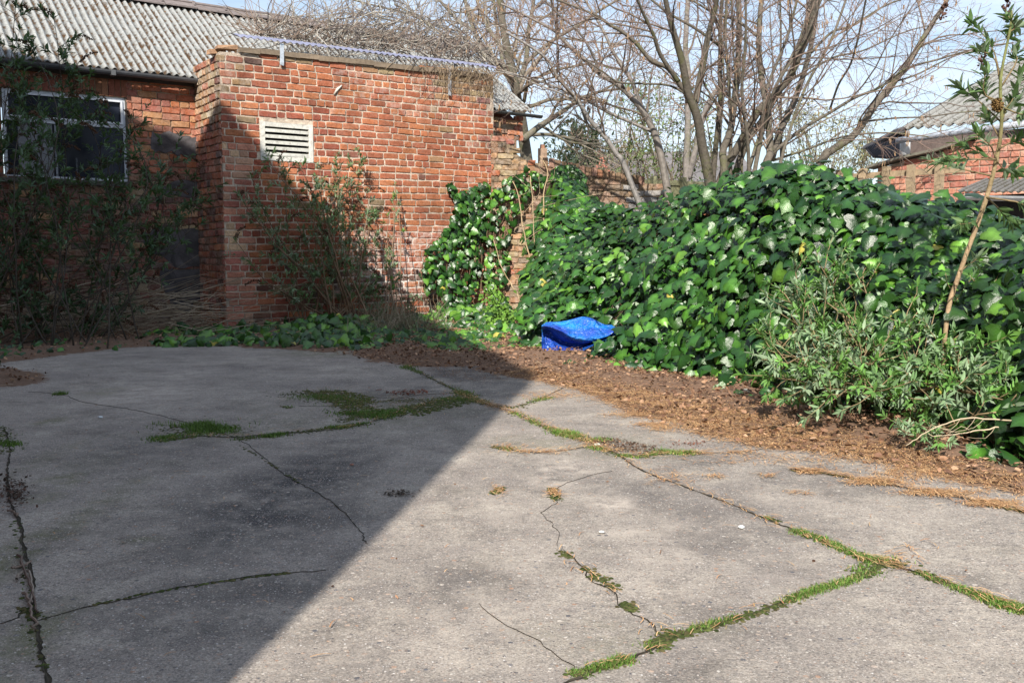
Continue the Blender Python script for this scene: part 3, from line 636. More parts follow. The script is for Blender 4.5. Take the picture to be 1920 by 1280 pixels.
# gutter, in lengths with a union
g = Geo()
def gutter(g, p, q, r=.055, c=(.07, .075, .085)):
    n = 9; an = np.linspace(0, math.pi, n); d = unit(q - p); side = unit(np.cross(UPZ, d)); prof = [(math.cos(x) * r, -math.sin(x) * r) for x in an] + [(math.cos(x) * (r - .006), -math.sin(x) * (r - .006)) for x in an[::-1]]
    V = [e + side * x + UPZ * y for e in (p, q) for x, y in prof]; m = len(prof)
    g.add(V, [(i, (i + 1) % m, m + (i + 1) % m, m + i) for i in range(m)] + [tuple(range(m))[::-1], tuple(range(m, 2 * m))], c)
gz = UPZ * (EZ - .005) - B * .175
p1 = W1 + A * (SL) + gz + UPZ * .02; p2 = W1 + A * -.02 + gz
gutter(g, p1, p2); g.box(W1 + A * (-1.03) + gz - B * .062 - UPZ * .06, A * .05, B * .124, UPZ * .062, (.09, .095, .1))
g.build('gutter', M['plastic'], LONG, smooth=False)
g = Geo(); gutter(g, W1 + A * (SR - .25) + gz, W1 + A * (sE + .22) + gz - UPZ * .015, .045, (.055, .06, .06)); g.build('gutter', M['plastic'], LONG)
g = Geo(); g.box(W1 + A * SL + UPZ * (EZ - .075) - B * .03, A * (-SL + .0), B * .03, UPZ * .07, (.05, .045, .04)); g.build('eaves_board', M['wood'], LONG)
# ------------------------------------------------------------------ neighbouring building behind the camera (its gable throws the large shadow)
cs = (-.9) * np.array([SUN_TR[1], -SUN_TR[0], 0]) + SUN_TR * -1.0
NB = thing('brick_house', cs - A * 3, 'tall brick building at the left edge of the yard', 'building')
prof = [(0, 0), (0, 6.12), (3.3, 8.62), (6.2, 8.42), (9.7, 6.3), (9.7, 0)]
g = Geo(); V = [cs + B * l + UPZ * z for l, z in prof] + [cs - A * 6 + B * l + UPZ * z for l, z in prof]; k = 6
g.add(V, [tuple(range(k)), tuple(range(k, 2 * k))[::-1]] + [(i, i + k, (i + 1) % k + k, (i + 1) % k) for i in (0, 4, 5)], (.2, .08, .055)); g.build('wall', M['brick'], NB)
g = Geo()
for i in (1, 2, 3):
    l0, z0 = prof[i]; l1, z1 = prof[i + 1]; a0 = cs + B * l0 + UPZ * z0; e = B * (l1 - l0) + UPZ * (z1 - z0)
    g.box(a0 + A * .004, e, -A * 6.1, UPZ * .05, (.1, .1, .11))
g.build('roof', M['slate'], NB)
# ------------------------------------------------------------------ garden walls
G0 = at(921, 470, 13.5); G0[2] = 0; G1_ = at(1245, 470, 13.4); G1_[2] = 0
ga_ = unit(G1_ - G0); gout = np.array([ga_[1], -ga_[0], 0]); GL = np.linalg.norm(G1_ - G0)
def gtop(s):
    u = 924 + (1245 - 924) * s / GL
    v = np.interp(u, [924, 955, 985, 1010, 1060, 1100, 1170, 1200, 1245], [236, 258, 288, 292, 303, 312, 326, 330, 332])
    return onpl(u, v, G0, gout)[2]
def c_gw(u, v, s, z):
    if u > 1165 and v > 330 and random.random() < .5: return pick((.26, .25, .24), (.2, .2, .2)), .2
    if u < 1000: return pick(*(OCH + RED[:1] + PNK[:1] + [(.22, .15, .09), (.3, .17, .1), (.26, .15, .09), (.2, .15, .1)])), .25
    return pick((.24, .16, .10), (.28, .17, .11), (.20, .14, .09), (.30, .19, .13), (.17, .12, .08)), .2
gb = Geo(); gm = Geo()
brick_wall(gb, gm, G0, 0, GL, 0, 3.4, inside=lambda u, v, s, z: z < gtop(s) - .09, colf=c_gw, relief=2.6, wav=.02, a=ga_, out=gout)
mortar_slab(gm, G0, 0, GL, 0, 2, .24, a=ga_, out=gout, col=(.25, .19, .13), topf=lambda s: gtop(s) - .1)
s = GL * .3
while s < GL * .88:                                      # upright coping bricks
    w = random.uniform(.068, .078); gb.box(G0 + ga_ * s + UPZ * (gtop(s) - .12 + random.uniform(-.008, .008)) + gout * .012, ga_ * w, -gout * .25, UPZ * .115, np.array(random.choice([(.26, .17, .11), (.3, .15, .09), (.2, .14, .09), (.33, .2, .15)])) * random.uniform(.8, 1.1), .004); s += w + .01
gw = gb.build('garden_wall', M['brick'], origin=G0); tag(gw, 'old weathered brick garden wall with upright coping, beside the outhouse', 'wall'); gm.build('mortar', M['mortar'], gw)
# brick pier with dark broken stone between outhouse and garden wall, mossy
g = Geo(); pz = [(.30, .20, .12), (.34, .15, .09), (.22, .17, .10)]
p = at(932, 470, 12.9); p[2] = 0
# boundary wall on the right, mostly behind the ivy
RW = [at(1238, 470, 10.2), at(1500, 470, 7.35), at(1700, 470, 6.5), at(1930, 470, 5.75), at(2300, 470, 4.6)]
for q in RW: q[2] = 0
RH = [1.55, 1.42, 1.20, 1.02, 1.0]
bw = thing('boundary_wall', RW[0], 'red brick boundary wall hidden under ivy along the right side', 'wall')
gb = Geo(); gm = Geo()
for i in range(4):
    a_ = unit(RW[i + 1] - RW[i]); o_ = np.array([a_[1], -a_[0], 0]); 
    if o_[1] > 0 and o_[0] > 0: o_ = -o_
    if np.dot(o_, -RW[i]) < 0: o_ = -o_
    Ls = np.linalg.norm(RW[i + 1] - RW[i])
    brick_wall(gb, gm, RW[i], 0, Ls, 0, min(RH[i], RH[i + 1]), colf=lambda u, v, s, z: (pick(*(RED + PNK + PNK)), .3), relief=1.5, a=a_, out=o_)
    mortar_slab(gm, RW[i], 0, Ls, 0, min(RH[i], RH[i + 1]) - .01, .2, a=a_, out=o_, col=(.33, .24, .17))
gb.build('brickwork', M['brick'], bw); gm.build('mortar', M['mortar'], bw)
# ------------------------------------------------------------------ fences
def board_fence(name, pa, pb, ztop, label, post_px=(), boards=True, col=(.20, .18, .13), bw_=.14, zb=0.0):
    t = thing(name, pa, label, 'fence'); a_ = unit(pb - pa); n_ = np.array([a_[1], -a_[0], 0]); Ls = np.linalg.norm(pb - pa); g = Geo(); s = 0
    while boards and s < Ls - .02:
        w = min(bw_, Ls - s); g.box(pa + a_ * s + UPZ * zb + n_ * random.uniform(0, .006), a_ * (w - .006), -n_ * .02, UPZ * (ztop - zb - .02 + random.uniform(-.008, .008)), np.array(col) * random.uniform(.75, 1.25), .002); s += w
    if boards: g.build('boards', M['wood'], t)
    g = Geo(); g.box(pa + n_ * .03 + UPZ * ztop - UPZ * .08, a_ * Ls, -n_ * .07, UPZ * .07, np.array(col) * 1.1, .002); g.build('rail', M['wood'], t)
    for s in post_px:
        g = Geo(); g.box(pa + a_ * (s * Ls) + n_ * .10, a_ * .075, -n_ * .075, UPZ * (ztop + .04), np.array(col) * random.uniform(.9, 1.3), .003); g.build('post', M['wood'], t)
    return t
fa = at(1168, 470, 14.1); fb = at(1330, 470, 14.8); fa[2] = fb[2] = 0
board_fence('wooden_fence', fa, fb, at(1230, 334, 14.1)[2], 'mossy grey wooden fence panel behind the garden wall and leaning trunks', (.28, .62), True, (.17, .17, .10))
fa = at(1560, 470, 12.2); fb = at(1800, 470, 10.9); fa[2] = fb[2] = 0
board_fence('wooden_fence', fa, fb, at(1680, 318, 11.5)[2], 'pale brown wooden post and rail fence behind the ivy, in front of the brick gable', (.05, .24, .43, .62, .83), False, (.30, .23, .15))
# ------------------------------------------------------------------ neighbouring shed on the right
RB = thing('neighbouring_shed', at(1700, 470, 14) * np.array([1, 1, 0]), 'neighbouring brick building with pale corrugated roof and dark clad gable', 'building')
O1 = at(1695, 246, 14.6); E1 = at(2010, 221, 12.6); T1 = at(1905, 118, 17.3)
g = Geo(); corrugated(g, O1, E1 - O1, T1 - O1, .16, .028, 8, 26, .007, 0, .003, 3); g.build('roof', M['sheet_r'], RB, smooth=True)
g = Geo(); vE = unit(E1 - O1); g.box(O1 - vE * .12 - UPZ * .02, vE * .12, (T1 - O1), UPZ * .05, (.12, .12, .12)); q = at(1618, 280, 15.4); dv = O1 - vE * .12 - q
g.box(q, vE * .12, dv, UPZ * .05, (.10, .10, .11)); g.build('verge', M['slate'], RB)
g = Geo(); a0 = at(1624, 276, 15.3); a1 = at(1700, 243, 14.7); b1 = at(1700, 298, 14.6); b0 = at(1640, 294, 15.2)
for i in range(26):
    t0 = i / 26; t1 = (i + .5) / 26; f_ = lambda t: (a0 + (a1 - a0) * t, b0 + (b1 - b0) * t)
    (x0, y0), (x1, y1) = f_(t0), f_(t1); x2, y2 = f_((i + 1) / 26); off = np.array([-.02, -.03, 0])
    g.add([y0, y1 + off, x1 + off, x0], [(0, 1, 2, 3)], (.05, .06, .085)); g.add([y1 + off, y2, x2, x1 + off], [(0, 1, 2, 3)], (.03, .035, .05))
g.add([p + np.array([.05, .2, 0]) for p in (b0, b1, a1, a0)], [(0, 1, 2, 3)], (.03, .03, .04)); g.build('clad_gable', M['clad'], RB)
g = Geo(); p0 = at(1682, 264, 14.2); p1 = at(1930, 231, 12.5); g.tube([p0 + (p1 - p0) * t for t in np.linspace(0, 1, 6)], .045, 8, (.42, .46, .52)); g.tube([at(1697, 262, 14.25), at(1697, 275, 14.25), at(1697, 296, 14.25)], .075, 10, (.62, .64, .66)); g.build('downpipe', M['plastic'], RB, smooth=True)
ba = at(1640, 470, 13.6); bb = at(1985, 470, 12.0); ba[2] = bb[2] = 0; ra = unit(bb - ba); ro = np.array([ra[1], -ra[0], 0]); RLn = np.linalg.norm(bb - ba)
def vtop(u): return np.interp(u, [1640, 1700, 1765, 1800, 1835, 1990], [317, 297, 283, 270, 258, 252])
gb = Geo(); gm = Geo()
brick_wall(gb, gm, ba, 0, RLn, 1.0, 3.2, inside=lambda u, v, s, z: v > vtop(u) + 3, colf=lambda u, v, s, z: (pick((.46, .20, .13), (.42, .17, .11), (.50, .25, .17), (.38, .14, .10)), .15), a=ra, out=ro, relief=.8)
mortar_slab(gm, ba, 0, RLn, .2, 2, .2, a=ra, out=ro, col=(.45, .36, .28), topf=lambda s: onpl(*(lambda P: (proj(P)[0], vtop(proj(P)[0]) + 3))(ba + ra * s + UPZ * 2.3), ba, ro)[2])
wl_ = gb.build('wall', M['brick'], RB); gm.build('mortar', M['mortar'], wl_)
g = Geo(); k0 = [onpl(u, vtop(u), ba, ro) for u in (1630, 1700, 1765, 1800, 1835)]
for x, y in zip(k0[:-1], k0[1:]): g.box(x + ro * .12, y - x, -ro * .3, UPZ * .035, (.16, .15, .12), .002)
g.build('verge_board', M['wood'], RB)
g = Geo(); q0_ = at(1700, 262, 14.4); q1_ = at(1985, 234, 13.0); g.add([q0_, q1_, at(1985, 262, 13.0), at(1700, 298, 14.4)], [(0, 3, 2, 1)], (.13, .10, .09)); g.add([p + np.array([.1, .25, 0]) for p in (q0_, q1_, at(1985, 262, 13.0), at(1700, 298, 14.4))], [(0, 1, 2, 3)], (.13, .10, .09)); g.build('upper_wall', M['wood'], RB)
# lean-to in front of it
LT = thing('lean_to_shed', at(1850, 470, 9.6) * np.array([1, 1, 0]), 'low dark lean-to with grey corrugated roof and white gutter behind the ivy', 'shed')
O2 = at(1795, 361, 9.9); E2 = at(2060, 362, 8.6); T2 = at(1850, 337, 11.6)
g = Geo(); corrugated(g, O2, E2 - O2, T2 - O2, .08, .012, 6, 8, .006); g.build('roof', M['sheet_d'], LT, smooth=True)
g = Geo(); p0 = at(1800, 366, 9.85); p1 = at(2060, 370, 8.5); gutter(g, p0, p1, .05, (.55, .58, .6)); g.build('gutter', M['plastic'], LT)
g = Geo(); p0 = at(1815, 470, 9.95); p1 = at(2060, 470, 8.75); p0[2] = p1[2] = 0; g.box(p0, p1 - p0, np.array([.1, .2, 0]), UPZ * (at(1830, 368, 9.9)[2]), (.03, .028, .028)); g.build('wall', M['wood'], LT)
# ------------------------------------------------------------------ far houses
def far_house(name, u0, u1, vt, ve, Y, dep, label, rc=(.16, .15, .15)):
    p = at(u0, ve, Y); q = at(u1, ve, Y); ze = p[2]; zr = at((u0 + u1) / 2, vt, Y + dep / 2)[2]; p[2] = q[2] = 0
    t = thing(name, p, label, 'house'); g = Geo(); d = q - p; n = UPZ * 0 + np.array([0, 1, 0.]) * dep
    g.box(p, d, n, UPZ * ze, (.3, .13, .09)); V = [p + UPZ * ze, p + n + UPZ * ze, p + n / 2 + UPZ * zr, q + UPZ * ze, q + n + UPZ * ze, q + n / 2 + UPZ * zr]; g.add(V, [(0, 2, 1), (3, 4, 5)], (.34, .14, .1)); g.build('wall', M['brick'], t)
    g = Geo(); sl = p + n / 2 + UPZ * zr - (p + UPZ * ze)
    for k in range(14): g.box(p + UPZ * (ze + .03) - unit(d) * .2 + sl * (k / 14 - .02) + UPZ * .02, d + unit(d) * .4, sl / 14 * .98, UPZ * (.05), np.array(rc) * random.uniform(.85, 1.15))
    sl2 = sl * np.array([1, -1, 1]); g.box(p + n + UPZ * (ze + .03) - unit(d) * .2, d + unit(d) * .4, sl2, UPZ * .06, rc); g.build('roof', M['slate'], t); return t
far_house('far_house', 1150, 1420, 288, 345, 42, 9, 'distant house with grey tiled roof beyond the fence, seen through the thin trunks')
t = thing('gabled_house', at(1128, 470, 36) * np.array([1, 1, 0]), 'distant small red brick gable left of the far grey roof', 'house')
g = Geo(); x0 = at(1110, 318, 36); x1 = at(1144, 318, 36); xt = at(1124, 281, 36); dp = np.array([.5, 5, 0.]); gr = lambda p: np.array([p[0], p[1], 0])
g.add([gr(x0), gr(x1), x1, xt, x0] + [p + dp for p in (gr(x0), gr(x1), x1, xt, x0)], [(0, 1, 2, 3, 4), (9, 8, 7, 6, 5), (0, 5, 6, 1), (1, 6, 7, 2), (4, 9, 5, 0)], (.42, .16, .12)); g.build('wall', M['brick'], t)
g = Geo(); g.box(x0 + UPZ * .03, xt - x0, dp, UPZ * .08, (.2, .12, .1)); g.box(xt + UPZ * .03, x1 - xt, dp, UPZ * .08, (.2, .12, .1)); g.build('roof', M['slate'], t)
t = thing('chimney', at(1018, 470, 24) * np.array([1, 1, 0]), 'small buff chimney standing up behind the garden wall', 'chimney')
g = Geo(); c0 = at(1017, 310, 24); c0[2] = 0; zt = at(1017, 279, 24)[2]; g.box(c0 - np.array([.11, .11, 0]), np.array([.22, 0, 0]), np.array([0, .22, 0]), UPZ * zt, (.34, .24, .17)); g.build('stack', M['brick'], t)
g = Geo(); g.tube([c0 + UPZ * zt, c0 + UPZ * (zt + .1)], [.07, .06], 10, (.3, .16, .1)); g.build('pot', M['brick'], t)
# ------------------------------------------------------------------ ivy
h_ = [(-.10, -.03), (-.30, -.10), (-.50, .02), (-.46, .20), (-.37, .34), (-.40, .50), (-.30, .60), (-.17, .72), (-.07, .88)]
out_ = [(0, .04)] + h_ + [(0, 1.0)] + [(-x, y) for x, y in h_[::-1]]
def zleaf(x, y): return -.22 * abs(x) ** 1.3 * 1.2 - .16 * max(0, y - .45) ** 2 * 2 + .03
IV = [(x, y, zleaf(x, y) if i not in (0, 10) else (.03 if i == 0 else -.06)) for i, (x, y) in enumerate(out_)] + [(0, .30, .04), (0, .62, .02)]
TOT = len(out_); c1, c2 = TOT, TOT + 1
IF = []
for i in range(TOT):
    j = (i + 1) % TOT; y = (out_[i][1] + out_[j][1]) / 2; IF.append((i, j, c1 if y < .48 else c2))
IF += [(7, c2, c1), (13, c1, c2)] if False else []
IF.append((6, c2, c1)); IF.append((14, c1, c2))
IV = np.array(IV); IMUL = np.array([1.0] * TOT + [1.9, 1.7]); IMUL[0] = 1.5; IMUL[10] = 1.2
def orient(fwd, nor):
    Y = unit(fwd); X = unit(np.cross(Y, nor)); Z = np.cross(X, Y); return X, Y, Z
IVC = np.array([(.015, .052, .009), (.022, .068, .010), (.010, .036, .009), (.036, .104, .013), (.018, .058, .010)])
def ivy_leaves(g, pos, nor, size, down=None, fresh=.06, tilt=.55, spread=.5, light=1.0):
    n = len(pos); down = np.tile([0, 0, -1.0], (n, 1)) if down is None else down
    nn = unit(nor * .6 + UPZ * tilt * .55 - np.array([ld[0], ld[1], 0]) * .5 + nrm(.34, n, 3)); f = down - nn * (down * nn).sum(1, keepdims=True) + nrm(spread, n, 3); f -= nn * (f * nn).sum(1, keepdims=True)
    X, Y, Z = orient(f, nn); c = IVC[RNG.integers(0, len(IVC), n)] * (.7 + .6 * rnd(n, 1)) * light
    fr = rnd(n) < fresh; c[fr] = np.array([.085, .19, .025]) * (.7 + .5 * rnd(fr.sum(), 1))
    yl = rnd(n) < .003; c[yl] = (.28, .25, .05)
    sc = size * (.38 + .9 * rnd(n) ** .8) ; S3 = np.stack([sc * (.85 + .3 * rnd(n)), sc, sc * (1.1 + 1.6 * rnd(n))], 1)
    g.inst(IV, IF, pos, X, Y, Z, S3, c, IMUL)
def surf(rows):
    """rows: list of polylines (base ... top ... back); returns f(s,t)->pos, normal"""
    rows = [np.asarray(r, float) for r in rows]
    def f(s, t):
        P = np.stack([lerp_poly(r, s) for r in rows]); k = len(rows) - 1; x = np.clip(t * k, 0, k - 1e-6); i = x.astype(int); fr = (x - i)[:, None]; j = np.arange(len(s))
        return P[i, j] * (1 - fr) + P[i + 1, j] * fr
    def g(s, t):
        p = f(s, t); e = 1e-2; ds = f(np.clip(s + e, 0, 1), t) - f(np.clip(s - e, 0, 1), t); dt = f(s, np.clip(t + e, 0, 1)) - f(s, np.clip(t - e, 0, 1))
        n = unit(np.cross(ds, dt)); toc = _C - p; fl = (n * toc).sum(1) < 0
        n[fl & (t < .8)] *= -1; n[(n[:, 2] < -.2)] *= -1; return p, n
    return g
def vine_stems(g, sf, n, col=(.10, .07, .045), r=.004, off=.03):
    for _ in range(n):
        s = random.random(); t = random.uniform(0, .5); pts = []
        for k in range(9):
            pts.append((s, t)); s = min(1, max(0, s + random.gauss(0, .015))); t = min(.95, t + random.uniform(.01, .07))
        ss, tt = np.array(pts).T; p, nn = sf(ss, tt); g.tube(p + nn * off + nrm(.01, 9, 3), np.linspace(r, r * .5, 9), 4, np.array(col) * random.uniform(.7, 1.5))
BAGC = gnd(1080, 668) + np.array([0, .12, 0])
BAGM = [(1008, 606), (1040, 594), (1092, 584), (1125, 596), (1165, 606), (1160, 622), (1120, 642), (1096, 662), (1088, 674), (1050, 674), (1010, 664)]
# --- the long ivy bank over the right boundary wall
def wy(u):    # wall depth at image column u
    return np.interp(u, [1130, 1238, 1500, 1700, 1930, 2300], [11.6, 10.2, 7.35, 6.5, 5.75, 4.6])
topuv = [(1130, 418), (1165, 428), (1200, 414), (1250, 376), (1310, 347), (1400, 324), (1500, 316), (1560, 322), (1620, 332), (1700, 350), (1780, 374), (1850, 400), (1930, 424), (2100, 446)]
baseuv = [(1010, 655), (1060, 668), (1130, 678), (1200, 690), (1265, 703), (1330, 715), (1400, 732), (1460, 752), (1520, 765), (1590, 785), (1680, 800), (1780, 815), (1880, 850), (2050, 900)]
topP = np.array([at(u, v, wy(u) - .25) for u, v in topuv]); baseP = np.array([gnd(u, v) for u, v in baseuv])
baseP = baseP + np.array([0, .10, 0])
backP = topP + np.array([.35, .45, -.22])
midP = baseP * .52 + topP * .48 + np.array([-.08, -.22, .10]); lowP = baseP * .84 + topP * .16 + np.array([-.03, -.06, .02])
upP = baseP * .16 + topP * .84 + np.array([-.10, -.16, .07])
bank = surf([baseP, lowP, midP, upP, topP, backP])
IVB = thing('ivy_bank', baseP[7], 'long bank of large glossy dark green ivy spilling over the right wall', 'ivy')
g = Geo()
for n, off, sz_, lt in ((9000, 0.0, .102, 1.0), (4200, -.13, .12, 1.0), (2000, -.28, .12, 1.0)):
    s = rnd(n); t = rnd(n) ** .92; p, nn = bank(s, t)
    d = .12 * snoise(p, 2.0) + .045 * snoise(p, 6)
    sparse = (snoise(p + 3.1, 3.0) < (-.6 if off == 0 else -1.1)); k = ~sparse | (rnd(n) < .2)
    p = p + nn * (off + d + np.abs(nrm(.05, n)))[:, None]; p[:, 2] = np.maximum(p[:, 2], .02)
    uu, vv = proj(p); k &= ~inpoly(uu, vv, BAGM); k &= ~((np.hypot(p[:, 0] - BAGC[0], p[:, 1] - BAGC[1]) < .36) & (p[:, 2] < .42)); tone = 1 + .25 * snoise(p, 1.1)
    ivy_leaves(g, p[k], nn[k], sz_ * (.92 + .16 * rnd(k.sum())), fresh=.07 if off == 0 else .02, light=(lt * tone[k])[:, None])
g.build('leaves', M['ivy'], IVB, smooth=True)
g = Geo(); S, T = np.meshgrid(np.linspace(0, 1, 90), np.linspace(0, 1, 34)); p, nn = bank(S.ravel(), T.ravel()); nn[:, 2] = np.abs(nn[:, 2]); p = p - nn * (.42 + .08 * snoise(p, 3))[:, None]
idx = np.arange(90 * 34).reshape(34, 90); g.add(p, np.stack([idx[:-1, :-1], idx[:-1, 1:], idx[1:, 1:], idx[1:, :-1]], -1).reshape(-1, 4), np.array([.045, .035, .02])[None] * (.5 + rnd(len(p), 1))); vine_stems(g, bank, 160, off=-.2)
g.build('stems', M['dead'], IVB)  # vine stems plus a dark backing sheet standing in for shade between leaves
# --- ivy climbing the garden wall
def ivy_thing(name, rows, counts, size, label, origin, stems=40, fresh=.08, group=None, light=1.0, mask=None, tilt=.5):
    sf = surf(rows); t_ = thing(name, origin, label, 'ivy', group); g = Geo()
    for n, off in counts:
        s = rnd(n); t = rnd(n); p, nn = sf(s, t); d = .04 * snoise(p, 3); p = p + nn * (off + d + np.abs(nrm(.035, n)))[:, None]; p[:, 2] = np.maximum(p[:, 2], .03)
        k = np.ones(n, bool)
        if mask is not None: u, v = proj(p); k = mask(u, v, p)
        ivy_leaves(g, p[k], nn[k], size, fresh=fresh, light=light, tilt=tilt)
    g.build('leaves', M['ivy'], t_, smooth=True); g = Geo(); vine_stems(g, sf, stems, (.16, .11, .07), .005, -.02); g.build('stems', M['dead'], t_); return t_
def wp(u, v, off=.12): return onpl(u, v, G0 + gout * off, gout)
b_ = [gnd(u, v) for u, v in ((985, 655), (1040, 655), (1100, 660), (1180, 680))]
t_ = [wp(u, v) for u, v in ((992, 420), (1050, 325), (1092, 355), (1185, 445))]
m_ = [b * .45 + t * .55 + np.array([0, -.7, 0]) for b, t in zip(b_, t_)]; l_ = [b * .8 + t * .2 + np.array([0, -.1, .05]) for b, t in zip(b_, t_)]
def mk_gw(u, v, p):
    hole = inpoly(u, v, [(1105, 405), (1140, 420), (1160, 460), (1125, 455)]) | inpoly(u, v, [(1000, 300), (1030, 330), (1000, 420), (980, 440)])
    return ~hole & ~inpoly(u, v, BAGM)
ivy_thing('ivy_climber', [b_, l_, m_, t_], ((2600, 0.0), (800, -.15)), .125, 'ivy clump climbing the garden wall behind the blue plastic bag', b_[1], 40, mask=mk_gw)
# --- ivy on the top of the garden wall end
rows = [[wp(u, v, .06) for u, v in r] for r in ([(1030, 420), (1090, 420), (1120, 410)], [(1035, 350), (1075, 350), (1100, 350)], [(1040, 312), (1068, 308), (1085, 318)])]
ivy_thing('ivy_climber', rows, ((420, 0.02),), .10, 'small ivy tuft reaching the coping of the garden wall', rows[0][0], 8)
# --- ivy against the right corner of the outhouse
def op(u, v, off=.08): return onpl(u, v, P0 - B * off, B)
rows = [[op(u, v, .25) for u, v in ((800, 600), (850, 600), (895, 590), (925, 600))], [op(u, v, .2) for u, v in ((790, 520), (830, 540), (880, 560), (905, 560))], [op(u, v, .15) for u, v in ((795, 470), (840, 470), (880, 480), (905, 470))],
        [op(u, v, .1) for u, v in ((845, 420), (865, 410), (890, 410), (920, 400))], [op(u, v, .06) for u, v in ((860, 360), (880, 352), (905, 345), (940, 345))]]
def mk(u, v, p): return ~inpoly(u, v, [(895, 505), (925, 480), (930, 560), (870, 600), (885, 555)]) & ~inpoly(u, v, [(780, 545), (812, 545), (830, 590), (790, 600)])
ivy_thing('ivy_climber', rows, ((620, 0.0), (120, -.04)), .102, 'ivy spreading up the sunlit right end of the brick outhouse', rows[0][0], 26, mask=mk)
rows = [[wp(u, v, .1) for u, v in r] for r in ([(915, 590), (955, 600)], [(912, 500), (950, 510)], [(915, 430), (955, 440)], [(925, 355), (985, 365)], [(985, 310), (1035, 335)])]
ivy_thing('ivy_climber', rows, ((210, 0.02),), .10, 'thin trailing ivy between the outhouse and the garden wall', rows[0][0], 40, fresh=.15)
rows = [[op(u, v, .04) for u, v in r] for r in ([(855, 372), (880, 400)], [(842, 352), (865, 372)], [(830, 338), (838, 345)])]
ivy_thing('ivy_climber', rows, ((26, 0.0),), .09, 'single ivy shoot reaching left on the brick of the outhouse', rows[0][0], 5)
# --- low ivy on the ground
def ground_ivy(px, n, size, lift, g, fresh):
    poly = np.array(gp(px)); lo, hi = poly.min(0), poly.max(0); pts = lo + rnd(n * 6, 2) * (hi - lo); k = inpoly(pts[:, 0], pts[:, 1], poly); pts = pts[k][:n]
    z = lift * rnd(len(pts)) * (.6 + .5 * snoise(np.c_[pts, pts[:, :1] * 0], 3)); p = np.c_[pts, np.maximum(z, .035)]; p = p[~inpoly(*proj(p), BAGM)]
    nn = np.tile(unit(np.array([0, -.55, .8])), (len(p), 1)); dn = np.tile([0.0, -1, -.3], (len(p), 1)); ivy_leaves(g, p, nn, size, down=dn, fresh=fresh, tilt=.2, spread=.6)
g = Geo()
ground_ivy([(255, 640), (300, 652), (420, 650), (560, 654), (690, 657), (760, 655), (830, 660), (880, 655), (960, 640), (900, 600), (760, 600), (600, 618), (420, 618), (330, 628)], 2600, .104, .14, g, .22)
ground_ivy([(800, 640), (950, 655), (1010, 650), (1020, 600), (930, 585), (810, 590)], 500, .115, .2, g, .28)
ground_ivy([(680, 658), (760, 660), (840, 666), (930, 660), (1000, 655), (960, 625), (700, 630)], 420, .10, .09, g, .25)
ground_ivy([(1060, 690), (1130, 694), (1250, 705), (1240, 688), (1150, 672), (1070, 672)], 60, .12, .12, g, .15)
ground_ivy([(1330, 735), (1420, 758), (1500, 768), (1560, 790), (1590, 780), (1400, 715)], 110, .12, .15, g, .12)
ground_ivy([(1790, 860), (1840, 868), (1960, 905), (2000, 850), (1850, 820)], 60, .10, .15, g, .15)
ground_ivy([(-60, 700), (60, 668), (140, 665), (250, 655), (200, 640), (0, 650)], 90, .06, .1, g, 0)
tag(g.build('ground_ivy', M['ivy'], smooth=True), 'low ivy creeping over the ground along the foot of the walls', 'ivy', kind='stuff')
# ------------------------------------------------------------------ buddleia bushes
BV = np.array([(0, 0, 0), (-.09, .25, .03), (-.115, .5, .03), (-.06, .8, -.02), (0, 1, -.10), (.06, .8, -.02), (.115, .5, .03), (.09, .25, .03), (0, .5, -.01)])
BF = [(0, 8, 1), (1, 8, 2), (2, 8, 3), (3, 8, 4), (4, 8, 5), (5, 8, 6), (6, 8, 7), (7, 8, 0)]
BMUL = np.array([1.2, 1, 1, 1, 1, 1, 1, 1, 1.15])
def leaf_cluster(acc, p, d, n, size, c): acc.append((p, d, n, size, c))
def flush(g, acc):
    P, F_, Nn, S_, C_ = [], [], [], [], []
    for p, d, n, size, c in acc:
        d = d / (np.linalg.norm(d) + 1e-9); q = np.cross(d, [0.3, .2, 1.0]); q /= np.linalg.norm(q) + 1e-9; w = np.cross(d, q)
        for k in range(n):
            an = (k % 2) * math.pi + (k // 2) * math.pi / 2 + random.gauss(0, .35); ph = random.uniform(.5, 1.25) if k > 1 else random.uniform(.15, .6)
            v = d * math.cos(ph) + (q * math.cos(an) + w * math.sin(an)) * math.sin(ph); v[2] -= random.uniform(0, .35)
            P.append(p - d * (k // 2) * size * .12); F_.append(v); Nn.append(d + UPZ * .5 + np.array([random.gauss(0, .3) for _ in range(3)])); S_.append(size * random.uniform(.6, 1.2)); C_.append(np.asarray(c) * random.uniform(.7, 1.25))
    if not P: return
    P, F_, Nn, S_, C_ = map(np.array, (P, F_, Nn, S_, C_)); X, Y, Z = orient(F_, Nn); g.inst(BV, BF, P, X, Y, Z, np.stack([S_ * 1.25, S_, S_], 1), C_, BMUL)
def panicle(g, p, d, L_, c=(.10, .055, .035)):
    pts = [p]; dd_ = unit(d)
    for k in range(6): dd_ = unit(dd_ + np.array([0, 0, -.22])); pts.append(pts[-1] + dd_ * L_ / 6)
    pts = np.array(pts); g.tube(pts, np.linspace(.004, .002, 7), 4, c)
    n = int(L_ * 260); t = rnd(n); P = lerp_poly(pts, t); r = .022 * (1 - .6 * t); dv = unit(nrm(1, n, 3)); P = P + dv * r[:, None]
    X, Y, Z = orient(dv, nrm(1, n, 3)); g.inst(TVm * np.array([1, 1, 1]), TFm, P, X, Y, Z, np.stack([.006 + .004 * rnd(n)] * 3, 1), np.array(c)[None] * (.5 + rnd(n, 1)))
GG = [(.14, .25, .10), (.19, .29, .15), (.11, .23, .055), (.25, .34, .21), (.13, .28, .06)]
